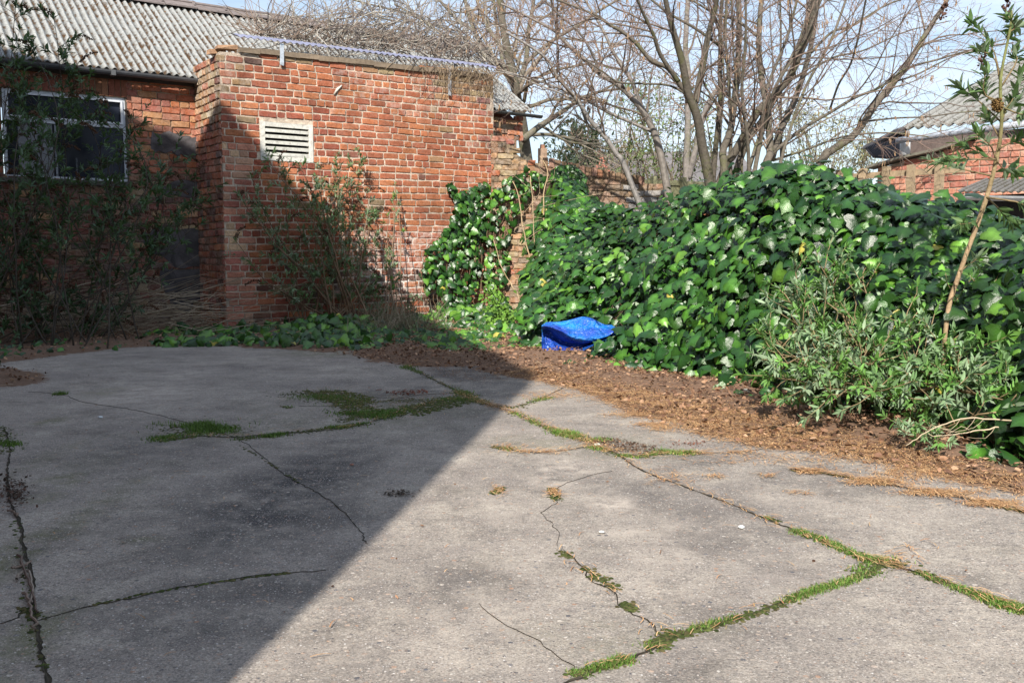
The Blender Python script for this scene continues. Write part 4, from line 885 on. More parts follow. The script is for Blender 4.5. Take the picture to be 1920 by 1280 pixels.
def bush(name, label, base, tips, size=.075, shoots=9, shl=(.12, .38), r0=.012, cols=GG, fl=(), group=None, start=.3, dens=1.0, stemc=(.20, .14, .09), cat='bush', nl=8, droop=.0, bow=.12, bsp=.1):
    t_ = thing(name, base, label, cat, group); gs = Geo(); gl = Geo(); gf = Geo(); acc = []
    for ti, tip in enumerate(tips):
        tip = np.asarray(tip, float); b0 = base + np.array([random.gauss(0, bsp), random.gauss(0, min(.2, bsp * .7)), 0]); v = tip - b0; Ls = np.linalg.norm(v)
        side = unit(np.cross(v, [random.gauss(0, 1), random.gauss(0, 1), .3])) * Ls * random.uniform(-bow, bow)
        ctl = [b0, b0 + v * .33 + side * .8 + UPZ * Ls * .05, b0 + v * .68 + side + UPZ * Ls * .04, tip]; pts = catmull(ctl, 12) + np.r_[[[0, 0, 0]], nrm(.008, 11, 3)]
        gs.tube(pts, np.linspace(r0 * min(1.3, Ls), .003, 12), 5, np.array(stemc) * random.uniform(.7, 1.2))
        d_end = unit(pts[-1] - pts[-2]); acc.append((pts[-1], d_end, nl + 2, size, random.choice(cols)))
        if random.random() < (fl[0] if fl else 0): panicle(gf, pts[-1], d_end + np.array([random.gauss(0, .6), random.gauss(0, .4), .2]), random.uniform(.18, .3))
        for k in range(int(shoots * Ls * dens) + 1):
            t = random.uniform(start, 1.0); p = lerp_poly(pts, np.array([t]))[0]; tg = unit(lerp_poly(pts, np.array([min(1, t + .05)]))[0] - p + 1e-6)
            rd = unit(np.array([random.gauss(0, 1) for _ in range(3)])); d = unit(tg * .55 + rd * .75 + UPZ * .25); sl = random.uniform(*shl)
            q = [p]; 
            for j in range(4): d = unit(d + np.array([random.gauss(0, .15), random.gauss(0, .15), .06 - droop])); q.append(q[-1] + d * sl / 4)
            q = np.array(q); gs.tube(q, np.linspace(.0035, .0016, 5), 3, np.array(stemc) * 1.1)
            c = random.choice(cols)
            for j in (2, 3, 4):
                if random.random() < .85: acc.append((q[j], unit(q[j] - q[j - 1]), nl if j == 4 else max(2, nl // 2), size * (1 if j < 4 else .9), c))
            if fl and random.random() < fl[1]: panicle(gf, q[-1], d + np.array([random.gauss(0, .5), 0, .1]), random.uniform(.12, .22))
    flush(gl, acc); gs.build('stems', M['twig'], t_, smooth=True); gl.build('leaves', M['budd'], t_, smooth=True)
    if gf.n: gf.build('dead_flower_heads', M['dead'], t_, smooth=True)['kind'] = 'stuff'
    return t_
def jit(p, s=.06): return p + np.array([random.gauss(0, s) for _ in range(3)])
# dark bush in front of the window, far left
base = gnd(70, 648); tips = [at(u, v, y) for u, v, y in ((45, 560, 9.6), (100, 600, 9.5), (160, 610, 9.8), (10, 610, 9.4), (220, 600, 10.1), (-30, 560, 9.4), (100, 30, 10.2), (60, 90, 10.3), (20, 150, 10.2), (140, 130, 10.4), (70, 200, 10.2), (170, 220, 10.5), (200, 300, 10.6), (260, 300, 10.7), (330, 300, 10.9), (365, 330, 11.1), (350, 385, 11), (300, 360, 10.8), (240, 250, 10.7),
     (230, 370, 10.5), (60, 330, 10), (20, 260, 10), (-30, 200, 10), (-60, 100, 10), (180, 420, 10.3), (100, 430, 10), (30, 420, 9.8), (-20, 350, 9.8), (120, 490, 10), (60, 520, 9.8), (220, 510, 10.4), (-10, 480, 9.6), (30, 10, 10.1), (140, 180, 10.3), (-40, 300, 9.9), (40, 460, 9.7), (150, 560, 10), (70, 590, 9.8))]
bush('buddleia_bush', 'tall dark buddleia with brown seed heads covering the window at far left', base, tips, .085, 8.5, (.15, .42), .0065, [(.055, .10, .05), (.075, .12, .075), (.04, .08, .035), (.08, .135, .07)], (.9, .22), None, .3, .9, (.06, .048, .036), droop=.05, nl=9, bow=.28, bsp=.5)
# middle bush in front of the outhouse
base = gnd(652, 613)
tips = [onpl(u, v, P0 - B * random.uniform(.12, .5), B) for u, v, y in ((470, 330, 10.9), (500, 300, 11), (535, 330, 11), (560, 305, 11.1), (600, 315, 11.2), (640, 312, 11.3), (675, 310, 11.4), (650, 350, 11.2), (590, 370, 11), (690, 400, 11.4), (540, 390, 10.9), (480, 400, 10.7), (450, 370, 10.7), (620, 430, 11), (700, 450, 11.3), (440, 450, 10.5), (520, 470, 10.8), (570, 510, 10.8), (490, 530, 10.6), (680, 500, 11.1), (620, 520, 10.9), (545, 560, 10.7), (600, 350, 11.2), (660, 420, 11.2), (710, 540, 11.1), (640, 550, 10.8), (575, 450, 10.9), (755, 560, 11.3), (790, 560, 11.5), (770, 590, 11.4), (720, 580, 11), (700, 600, 11), (665, 390, 11.3), (690, 360, 11.4))]
bush('buddleia_bush', 'grey-green buddleia with arching stems in front of the outhouse, below the vent', base, tips, .065, 6.5, (.08, .26), .010, [(.17, .26, .14), (.21, .29, .19), (.13, .22, .09)], (.5, .06), None, .25, 1.5, (.20, .13, .08), nl=9, bow=.25, bsp=.2)
base = gnd(735, 612); tips = [onpl(u, v, P0 - B * .2, B) for u, v, y in ((742, 345, 11.8), (738, 372, 11.8), (728, 400, 11.7), (745, 365, 11.8), (715, 430, 11.6), (725, 470, 11.6))]
bush('buddleia_bush', 'single upright leafy buddleia shoot on the sunlit brick, right of the arching bush', base, tips, .055, 3.2, (.04, .10), .007, GG, (), None, .25, .9, (.24, .17, .11), bow=.04)
# big pale bush on the right
base = gnd(1660, 790); base = base + np.array([0, .3, 0]); random.seed(5)
tips = []
for u, v, y in [(1430, 650, 5.1), (1420, 620, 5.2), (1465, 545, 5.4), (1490, 500, 5.5), (1530, 490, 5.6), (1560, 510, 5.6), (1600, 540, 5.5), (1620, 500, 5.7), (1690, 488, 5.8), (1650, 560, 5.5), (1590, 590, 5.2), (1540, 560, 5.3), (1480, 590, 5.1), (1520, 630, 5.0), (1580, 640, 4.9), (1460, 680, 4.9), (1500, 690, 4.8), (1560, 700, 4.7), (1620, 620, 5), (1640, 680, 4.75), (1600, 720, 4.6), (1700, 600, 5.1), (1740, 620, 5.0), (1700, 680, 4.7),
          (1780, 640, 4.9), (1800, 560, 5.1), (1850, 590, 5.0), (1870, 560, 5.0), (1830, 650, 4.7), (1760, 700, 4.55), (1820, 700, 4.5), (1880, 660, 4.6), (1690, 740, 4.45), (1760, 750, 4.35), (1840, 740, 4.35), (1895, 700, 4.4), (1900, 760, 4.2), (1640, 740, 4.5), (1560, 740, 4.6), (1510, 730, 4.75), (1440, 700, 4.9), (1720, 560, 5.3), (1660, 640, 4.9), (1730, 660, 4.8), (1790, 720, 4.4), (1860, 770, 4.2), (1540, 600, 5.2), (1610, 670, 4.8)]:
    tips.append(at(u, v, y))
bush('buddleia_bush', 'wide pale grey-green leafy bush in full sun at the foot of the ivy', base, tips, .060, 8.5, (.08, .26), .008, GG, (), None, .3, 1.15, (.24, .18, .10))
base = gnd(1725, 838); tips = [at(u, v, y) for u, v, y in ((1690, 790, 4.3), (1725, 800, 4.2), (1745, 795, 4.25), (1760, 830, 4.1), (1700, 815, 4.2))]
bush('small_bush', 'small low pale green seedling bush on the litter in front of the wide bush', base, tips, .04, 12, (.04, .1), .004, GG, (), None, .2, 1, cat='bush')
# tall leaning stem on the right
base = at(1768, 640, 4.95); base[2] = 0; ts = [at(u, v, y) for u, v, y in ((1775, 600, 4.95), (1800, 510, 4.9), (1845, 385, 4.8), (1868, 300, 4.75), (1878, 230, 4.7), (1876, 150, 4.7), (1893, 60, 4.7), (1897, 20, 4.7))]
TS = thing('buddleia_sapling', base, 'tall bare-based buddleia stem leaning right past the ivy with leafy tufts on top', 'sapling')
gs = Geo(); pts = catmull([base] + ts, 40); rr = np.interp(np.linspace(0, 1, 40), [0, .35, .55, 1], [.0115, .012, .0095, .004]) * (1 + .09 * snoise(pts, 25)); cc = np.array([np.array((.36, .255, .155)) * (1 + .25 * snoise(pts[:1], 9)[0]) * (1 - k) + np.array((.15, .16, .06)) * k for k in np.clip(np.linspace(-.9, 1.8, 40), 0, 1)]); gs.tube(pts, rr, 8, cc)
acc = []; gf = Geo()
for (u0, v0, u1, v1, n) in ((1876, 150, 1820, 40, 5), (1876, 160, 1830, 95, 4), (1880, 200, 1845, 165, 4), (1878, 230, 1800, 165, 5), (1876, 240, 1905, 190, 4), (1868, 300, 1830, 250, 4), (1868, 300, 1770, 300, 5), (1872, 280, 1915, 260, 4), (1860, 330, 1740, 300, 4), (1880, 210, 1915, 140, 4), (1893, 60, 1905, 45, 3), (1877, 190, 1850, 130, 3), (1868, 300, 1905, 320, 4), (1850, 370, 1900, 420, 5), (1850, 370, 1930, 400, 5), (1850, 380, 1800, 420, 4), (1800, 510, 1840, 480, 3), (1876, 165, 1900, 100, 4), (1893, 60, 1890, 30, 3), (1868, 300, 1800, 270, 4), (1875, 260, 1850, 215, 4), (1877, 200, 1930, 215, 5)):
    a0 = at(u0, v0, 4.72); a1 = at(u1, v1, 4.72 + random.uniform(-.15, .15)); q = catmull([a0, (a0 + a1) / 2 + nrm(.02, 3), a1], 6); gs.tube(q, np.linspace(.005, .002, 6), 4, (.20, .15, .08))
    for j in range(n): t = .4 + .6 * (j + 1) / n; p = lerp_poly(q, np.array([t]))[0]; acc.append((p, unit(a1 - a0) + UPZ * .2, 6 if j < n - 1 else 9, .072, random.choice([(.10, .17, .06), (.14, .22, .10), (.18, .24, .15), (.08, .15, .05)])))
for u, v in ((1870, 200), (1765, 25), (1885, 10), (1838, 120)):
    p = at(u, v + 12, 4.7)
    if u == 1870: n = 260; dv = unit(nrm(1, n, 3)) * (rnd(n, 1) ** .4) * np.array([.026, .026, .034]); X, Y, Z = orient(dv, nrm(1, n, 3)); gf.inst(TVm, TFm, at(1870, 197, 4.7) + dv, X, Y, Z, np.full((n, 3), .006), np.array([(.16, .10, .04)]) * (.5 + rnd(n, 1)))
    else: panicle(gf, p, np.array([.1, 0, .9]), .08, (.09, .05, .04))
gl = Geo(); flush(gl, acc); gs.build('stems', M['bark'], TS, smooth=True); gl.build('leaves', M['budd'], TS, smooth=True); gf.build('dead_flower_heads', M['dead'], TS)['kind'] = 'stuff'
# fresh green weeds (small round leaves)
def weed(label, pxs, Yoff, n, size, c=(.10, .24, .03), name='weed'):
    P = np.array([at(u, v, y) for u, v, y in pxs]); o_ = P.mean(0) * np.array([1, 1, 0]); t_ = thing(name, o_, label, 'weed'); g = Geo(); gs = Geo()
    i = RNG.integers(0, len(P), n); p = P[i] + nrm(.07, n, 3); X, Y, Z = orient(nrm(1, n, 3) - UPZ * .3, np.tile([0, -.7, .8], (n, 1)) + nrm(.4, n, 3)); g.inst(IV, IF, p, X, Y, Z, np.stack([size * (.6 + .8 * rnd(n))] * 3, 1), np.array(c)[None] * (.7 + .6 * rnd(n, 1)), IMUL); g.build('leaves', M['budd'], t_, smooth=True)
    for q in P:
        b = np.array([q[0] + random.gauss(0, .08), q[1] + .1, 0]); gs.tube(catmull([b, (b + q) / 2 + nrm(.02, 3), q], 6), [.003] * 6, 3, (.14, .2, .05))
    gs.build('stems', M['twig'], t_); return t_
weed('bright green parsley-like weed at the foot of the leaning sapling', [(1790, 590, 5.2), (1820, 560, 5.25), (1840, 600, 5.15), (1800, 620, 5.1), (1780, 570, 5.2), (1845, 540, 5.25), (1825, 640, 5.1)], 0, 420, .03)
weed('yellow-green clump of small-leaved weed at the right corner of the outhouse', [(915, 545, 10.9), (935, 560, 10.8), (920, 580, 10.8), (950, 590, 10.7), (930, 610, 10.7)], 0, 300, .04, (.10, .20, .03))
# ------------------------------------------------------------------ dry stems leaning on the garden wall
random.seed(8)
for i, (lab, px) in enumerate([('tall pale dry stem, rightmost, standing against the garden wall ivy', [(1028, 470), (1020, 430), (1020, 370), (1026, 320), (1012, 292)]), ('thin dry stem rising behind the left end of the blue plastic bag', [(1014, 602), (1006, 500), (1000, 420), (996, 330)]),
    ('bent pale dry stem left of the blue plastic bag', [(992, 590), (976, 540), (965, 505)]), ('long dry stem crossing the trailing ivy by the outhouse corner', [(1000, 520), (985, 450), (972, 370), (962, 340)]), ('lowest short dry stem leaning on the outhouse corner', [(975, 565), (960, 535), (940, 500), (925, 450)])]):
    pts = [at(u, v, 10.6 if v > 560 else 11.4 if i else 11.9) for u, v in px]; 
    if px[0][1] > 500: pts = [pts[0] * np.array([1, 1, 0])] + pts
    g = Geo(); q = catmull(pts, 18) + nrm(.004, 18, 3); g.tube(q, np.linspace(.011, .005, 18), 5, (.44, .33, .20))
    for k in range(4): j = random.randint(5, 15); g.tube(catmull([q[j], q[j] + np.array([random.gauss(0, .12), -.02, random.uniform(.0, .2)]), q[j] + np.array([random.gauss(0, .25), -.03, random.uniform(.05, .35)])], 6), np.linspace(.004, .0015, 6), 3, (.40, .31, .2))
    tag(g.build('dead_cane', M['twig'], origin=pts[0], smooth=True), lab, 'cane', 'dry canes leaning on the garden wall')
# heap of dry canes by the long building
g = Geo(); random.seed(3)
for k in range(330):
    u = random.uniform(-60, 330); v = random.uniform(545, 640) - (60 * random.random() if k < 40 else 0); p = at(u, v, random.uniform(9.9, 11.2)); p[2] = max(.02, p[2] * (.5 + .5 * random.random())); d = unit(np.array([random.gauss(1, .35), random.gauss(.45, .35), random.gauss(.10, .18)])); L_ = random.uniform(.4, 1.5)
    q = catmull([p, p + d * L_ * .5 + nrm(.05, 3), p + d * L_ + nrm(.09, 3)], 7); q[:, 2] = np.maximum(q[:, 2], .015)
    w_ = (q - W1) @ B; q = q - np.outer(np.maximum(w_ + .04, 0), B); g.tube(q, np.linspace(.0045, .002, 7) * random.uniform(.6, 1.3), 3, np.array(random.choice([(.34, .28, .19), (.26, .2, .13), (.42, .35, .26), (.18, .14, .10)])))
tag(g.build('dry_canes', M['twig']), 'tangled heap of dry canes at the foot of the long building', 'canes', kind='stuff')
for i, (lab, px) in enumerate([('long pale cane lying across the heap of dry canes', [(-30, 582), (60, 560), (130, 540), (190, 525), (270, 508)]), ('pale cane crossing low over the heap at far left', [(-30, 604), (80, 590), (180, 588), (290, 580)])]):
    g = Geo(); g.tube(catmull([at(u, v, 9.9 + .6 * j / 4) for j, (u, v) in enumerate(px)], 16), np.linspace(.011, .004, 16), 5, (.40, .34, .26)); tag(g.build('cane', M['twig'], origin=at(*px[0], 9.9), smooth=True), lab, 'cane')
for i, (lab, px) in enumerate([('pale dry twig curving over the litter at the right edge, upper one', [(1930, 790), (1850, 783), (1780, 790), (1735, 812), (1700, 835)]), ('pale dry twig curving over the litter at the right edge, lower one', [(1935, 802), (1880, 800), (1830, 808), (1790, 815), (1740, 815)])]):
    g = Geo(); q = catmull([at(u, v, 4.15) for u, v in px], 20) + nrm(.003, 20, 3); g.tube(q, np.linspace(.0045, .002, 20), 5, (.46, .38, .26))
    for k in range(3): j = random.randint(5, 15); g.tube(catmull([q[j], q[j] + np.array([-.05, -.02, random.uniform(-.05, .06)]), q[j] + np.array([-.14, -.04, random.uniform(-.07, .1)])], 5), np.linspace(.002, .001, 5), 3, (.46, .38, .26))
    tag(g.build('dry_twig', M['twig'], origin=q[0], smooth=True), lab, 'twig', 'dry twigs at the right edge')
# dark matted twiggy weed at the sunlit foot of the outhouse wall
g = Geo()
for k in range(420):
    u = random.gauss(745, 45); b = gnd(min(max(u, 650), 850), random.uniform(615, 632)); L_ = random.uniform(.15, .5); d = unit(np.array([random.gauss(0, .6), random.gauss(0, .35), 1.0]))
    g.tube(catmull([b, b + d * L_ * .5 + nrm(.02, 3), b + d * L_ + nrm(.06, 3) - UPZ * .04], 6), np.linspace(.0028, .0012, 6), 3, np.array(random.choice([(.22, .18, .12), (.14, .12, .07), (.30, .26, .18)])))
tag(g.build('dry_weeds', M['twig']), 'matted dry weeds below the sunlit brick of the outhouse', 'weeds', kind='stuff')
# ------------------------------------------------------------------ bare trees
def grow(gs, gt, pts, rad, lvl, P, tips):
    """pts,rad: a branch; adds side branches recursively. P: per-level dicts"""
    if lvl >= len(P): return
    q = P[lvl]; Ls = np.linalg.norm(np.diff(pts, axis=0), axis=1).sum(); n = max(1, int(Ls * q['n'] * random.uniform(.75, 1.25)))
    for k in range(n):
        t = random.uniform(q.get('t0', .15), 1.0); p = lerp_poly(pts, np.array([t]))[0]; tg = unit(lerp_poly(pts, np.array([min(1, t + .04)]))[0] - lerp_poly(pts, np.array([max(0, t - .04)]))[0])
        rd = np.array([random.gauss(0, 1), random.gauss(0, .8), random.gauss(0, 1)]); rd -= tg * (rd @ tg); rd = unit(rd)
        d = unit(tg * q['fwd'] + rd + UPZ * q.get('up', .15)); L_ = random.uniform(*q['len']) * (1.15 - .5 * t); r0 = min(np.interp(t, np.linspace(0, 1, len(rad)), rad) * .6, q['r']); m = q['seg']
        br = [p]
        for j in range(m): d = unit(d + np.array([random.gauss(0, q['wig']), random.gauss(0, q['wig']), random.gauss(0, q['wig']) + q.get('lift', .02)])); br.append(br[-1] + d * L_ / m)
        br = np.array(br); r1 = np.linspace(r0, max(.0018, r0 * .35), m + 1); (gs if lvl == 0 else gt).tube(br, r1, 5 if lvl == 0 else 3, np.array(q['c']) * random.uniform(.7, 1.35), cap=False)
        grow(gs, gt, br, r1, lvl + 1, P, tips)
        if lvl >= len(P) - 1: tips.append(br[-1])
def limbs_tree(name, label, mat, limbs, Y, P, trunkcol, base=None, catk=0, seed=1, ydrift=1.2, sides=9, cat='tree', group=None, zsplit=True, catcol=(.30, .20, .12)):
    random.seed(seed); t_ = None; g = Geo(); gs = Geo(); gt = Geo(); tips = []
    k0 = limbs[0]; o_ = at(k0[1][0][0], 470, Y) * np.array([1, 1, 0]); t_ = thing(name, o_ if base is None else base, label, cat, group)
    for (Yo, px, r0, r1, *opt) in limbs:
        drift = random.uniform(-ydrift, ydrift); m = len(px); P3_ = [at(u, v, Y + Yo + drift * j / (m - 1)) for j, (u, v) in enumerate(px)]
        if 'g' in opt:
            sl_ = (P3_[0] - P3_[1]); sl_ = sl_ / abs(sl_[2]) * P3_[0][2]; sl_[0] = np.clip(sl_[0] * .7, -1, 1); sl_[1] = np.clip(sl_[1], -.2, .2); b = P3_[0] + sl_; b[2] = 0; P3_ = [b] + P3_
        pts = catmull(P3_, 6 * len(P3_)); pts = pts + np.stack([snoise(pts + q_, 3.0) for q_ in (1.3, 7.7, 4.2)], 1) * .012 * min(1, r0 / 6); k = Y / FOC; rad = np.linspace(r0 * k * .86, r1 * k * .86, len(pts)); c = np.array(trunkcol) * random.uniform(.8, 1.2)
        g.tube(pts, rad, sides, c); grow(gs, gt, pts[len(pts) // 6:], rad[len(pts) // 6:], 0, P, tips)
    g.build('trunk', mat, t_, smooth=True); gs.build('branches', M['twig'], t_, smooth=True); gt.build('twigs', M['twig'], t_)['kind'] = 'stuff'
    if catk and tips:
        gc = Geo()
        for _ in range(catk):
            p = random.choice(tips) + nrm(.01, 3); L_ = random.uniform(.035, .075)
            for j in range(random.choice((1, 2, 3))): q = p + nrm(.012, 3) * np.array([1, 1, .2]); gc.tube([q, q - UPZ * L_ * .5 + nrm(.003, 3), q - UPZ * L_ + nrm(.006, 3)], [.004, .0055, .003], 4, np.array(catcol) * random.uniform(.7, 1.3))
        gc.build('catkins', M['dead'], t_)['kind'] = 'stuff'
    return t_
TW = (.19, .13, .105); BR = (.16, .125, .10)
PH = [dict(n=2.9, len=(.5, 1.7), fwd=1.0, r=.013, seg=7, wig=.13, c=BR, up=.12, lift=.015, t0=.12), dict(n=7, len=(.2, .75), fwd=.8, r=.006, seg=5, wig=.2, c=TW, up=.1, lift=.02), dict(n=9, len=(.08, .28), fwd=.8, r=.0032, seg=3, wig=.25, c=(.20, .14, .12), up=.08)]
HZ = [ # (depth offset, pixel path, radius px start, end)
 (0, [(1330, 340), (1315, 265), (1305, 215), (1290, 170), (1280, 120), (1268, 75), (1255, 30), (1246, -10)], 12, 5, 'g'),
 (.2, [(1292, 182), (1270, 150), (1250, 125), (1220, 112), (1195, 82), (1172, 62), (1145, 47), (1120, 30), (1082, 15), (1040, -2)], 6, 2),
 (-.3, [(1272, 152), (1240, 105), (1225, 65), (1205, 25), (1190, -10)], 5, 2.5),
 (.4, [(1338, 330), (1345, 250), (1350, 180), (1350, 100), (1350, 50), (1355, -10)], 7, 4, 'g'),
 (.1, [(1302, 190), (1315, 130), (1325, 80), (1340, 20), (1346, -10)], 8, 5),
 (-.2, [(1358, 335), (1355, 285), (1370, 235), (1382, 150), (1387, 80), (1385, -10)], 9, 6, 'g'),
 (0, [(1352, 335), (1375, 290), (1418, 215), (1450, 182), (1480, 150), (1500, 110), (1520, 60), (1532, -10)], 10, 5, 'g'),
 (.5, [(1378, 335), (1405, 262), (1430, 225), (1470, 160), (1495, 100), (1512, 50), (1528, -10)], 9, 4, 'g'),
 (-.4, [(1430, 320), (1442, 285), (1438, 200), (1428, 130), (1424, 60), (1430, -10)], 9, 5.5, 'g'),
 (-.1, [(1445, 300), (1465, 240), (1490, 190), (1510, 130), (1524, 70), (1537, -10)], 8, 5),
 (.2, [(1530, 318), (1555, 285), (1600, 252), (1640, 200), (1680, 150), (1710, 110), (1740, 60), (1770, 10), (1782, -20)], 10, 4.5, 'g'),
 (-.2, [(1448, 288), (1500, 245), (1550, 215), (1600, 185), (1650, 165), (1700, 130), (1760, 112), (1830, 92), (1900, 80)], 4, 1.5),
 (.1, [(1448, 302), (1500, 285), (1580, 257), (1660, 250), (1740, 258)], 3, 1.3),
 (0, [(1556, 205), (1572, 160), (1595, 120), (1610, 70), (1625, -5)], 2.4, 2),
 (.1, [(1522, 100), (1560, 62), (1600, 48), (1660, 12), (1705, -5)], 3.2, 1.8),
 (.2, [(1292, 180), (1255, 160), (1205, 157), (1160, 155), (1130, 135), (1095, 112)], 2.8, 1.5),
 (-.2, [(1420, 68), (1380, 38), (1345, 28), (1310, 8), (1285, -5)], 3.4, 2.2),
 (0, [(1348, 84), (1300, 50), (1255, 25), (1215, -5)], 3.4, 2.2),
 (.3, [(1620, 228), (1680, 222), (1740, 220), (1800, 212), (1890, 205)], 2.2, 1),
 (.3, [(1675, 155), (1720, 140), (1780, 110), (1850, 85), (1930, 60)], 2.2, 1),
 (0, [(1500, 150), (1560, 110), (1620, 95), (1700, 60), (1780, 40)], 2.5, 1),
 (0, [(1375, 250), (1340, 190), (1318, 150), (1318, 100), (1305, 60)], 3, 1.5)]
for _k in range(9):
    u0 = random.uniform(1310, 1470); u1 = u0 + (u0 - 1385) * 1.1 + random.uniform(-110, 150); HZ.append((random.uniform(-.8, .8), [(u0, 330), (u0 * .8 + u1 * .2 + random.uniform(-8, 8), 250), (u0 * .55 + u1 * .45 + random.uniform(-12, 12), 165), (u0 * .25 + u1 * .75, 80), (u1 + random.uniform(-10, 10), -12)], random.uniform(3, 5.5), random.uniform(1.6, 2.6)) + (('g',) if True else ()))
HZ = [(h[0], h[1], h[2] * .98, h[3] * .95) + tuple(h[4:]) for h in HZ]
limbs_tree('hazel_tree', 'large many-stemmed bare tree hung with catkins, behind the right ivy bank', M['bark'], HZ, 11.5, PH, (.115, .10, .08), catk=260, seed=4)
SB = (.22, .205, .19)
L1 = [(0, [(1178, 330), (1155, 288), (1135, 258), (1107, 225), (1085, 192), (1050, 150), (1030, 117), (1000, 92), (950, 62)], 6.5, 2.4, 'g'), (.2, [(1140, 262), (1125, 245), (1108, 240), (1090, 205), (1075, 175)], 2.6, 1.4), (0, [(1150, 268), (1165, 262), (1180, 238), (1195, 225)], 2.5, 1.2), (0, [(1085, 192), (1050, 175), (1010, 160), (960, 140), (930, 135)], 2.2, 1)]
PH2 = [dict(PH[0], n=4.8), dict(PH[1], n=9), dict(PH[2], n=10)]
limbs_tree('leaning_tree', 'slim silvery trunk leaning left across the fence, nearest the garden wall', M['silver'], L1, 11.8, PH2, SB, catk=90, seed=9, ydrift=.4, group='slim leaning trees')
L2 = [(0, [(1248, 340), (1232, 265), (1215, 225), (1195, 195), (1160, 160), (1125, 140), (1095, 112), (1060, 80), (1040, 60), (1000, 38), (940, 8)], 9, 2.2, 'g'), (.2, [(1207, 210), (1185, 155), (1170, 132), (1150, 100), (1135, 67), (1115, 30), (1092, -8)], 5, 2.4), (0, [(1222, 246), (1185, 230), (1140, 210), (1105, 192), (1075, 178), (1030, 160), (985, 145), (930, 130)], 4, 1.4), (-.2, [(1125, 140), (1110, 100), (1085, 60), (1050, 30), (1020, 0)], 3, 1.6), (0, [(1195, 195), (1188, 150), (1200, 110), (1195, 60), (1180, 10)], 2.2, 1.3)]
limbs_tree('leaning_tree', 'mid-brown trunk leaning left between the silvery trunk and the many-stemmed tree', M['silver'], L2, 12.2, PH2, (.19, .17, .15), catk=110, seed=10, ydrift=.5, group='slim leaning trees')
L3 = [(0, [(1286, 345), (1288, 260), (1289, 200), (1291, 140), (1285, 80), (1290, -10)], 8, 5, 'g'), (0, [(1290, 335), (1302, 290), (1312, 240), (1330, 190), (1350, 160), (1378, 130)], 7, 4)]
limbs_tree('grey_tree', 'straight dark grey trunk standing farther back behind the many-stemmed tree', M['bark'], L3, 16, [dict(PH[0], n=2, r=.02, len=(.8, 2.2)), dict(PH[1], n=4, r=.008), dict(PH[2], n=4, r=.005)], (.20, .18, .165), seed=12, ydrift=.3)
P2 = [dict(n=2.4, len=(1.0, 3.2), fwd=.9, r=.045, seg=8, wig=.2, c=(.20, .17, .13), up=.1, lift=.0, t0=.05), dict(n=2.8, len=(.6, 1.7), fwd=.7, r=.018, seg=6, wig=.26, c=(.20, .155, .12), up=.1), dict(n=5.5, len=(.2, .7), fwd=.7, r=.0085, seg=4, wig=.3, c=(.23, .16, .12), up=.05), dict(n=3, len=(.15, .4), fwd=.7, r=.006, seg=2, wig=.3, c=(.23, .15, .12))]
BT = [(0, [(990, 330), (982, 262), (977, 225), (970, 190), (965, 160), (955, 110), (945, 60), (935, -10)], 14, 7, 'g'),
 (-.5, [(980, 262), (1010, 238), (1035, 222), (1062, 205), (1090, 186), (1130, 172), (1190, 165)], 7.5, 2), (0, [(974, 203), (1000, 198), (1030, 188), (1060, 187), (1100, 182), (1140, 190)], 5, 1.5), (.4, [(980, 254), (1030, 252), (1080, 262), (1120, 275), (1170, 285)], 4.5, 1.5),
 (.3, [(1010, 232), (1030, 245), (1055, 262), (1085, 270), (1130, 270)], 3.5, 1.5), (0, [(966, 168), (945, 130), (915, 100), (890, 60), (868, -10)], 8, 4), (.5, [(968, 165), (985, 120), (992, 60), (1002, -10)], 7, 4), (.6, [(945, 130), (935, 70), (925, -10)], 5, 3.5),
 (-.5, [(915, 100), (880, 90), (840, 72), (790, 38), (740, 8)], 4, 2), (0, [(985, 120), (1030, 80), (1080, 50), (1130, 18), (1180, -10)], 4.5, 2), (.6, [(890, 60), (850, 30), (815, -10)], 4, 2.5), (-.6, [(955, 110), (920, 60), (900, 20), (890, -10)], 5, 3), (0, [(968, 180), (1000, 150), (1050, 130), (1100, 120), (1160, 100)], 4, 1.5), (.3, [(915, 105), (870, 110), (830, 100), (780, 80), (720, 60)], 3, 1.3), (0, [(870, 60), (820, 50), (760, 25), (700, 10), (640, -5)], 2.6, 1.3), (.3, [(740, 40), (690, 30), (640, 25), (580, 40), (540, 30)], 2, 1)]
limbs_tree('old_tree', 'big gnarled grey bare tree with wide crown rising behind the outhouse', M['bark'], BT, 20.5, P2, (.145, .13, .10), seed=21, ydrift=2.0)
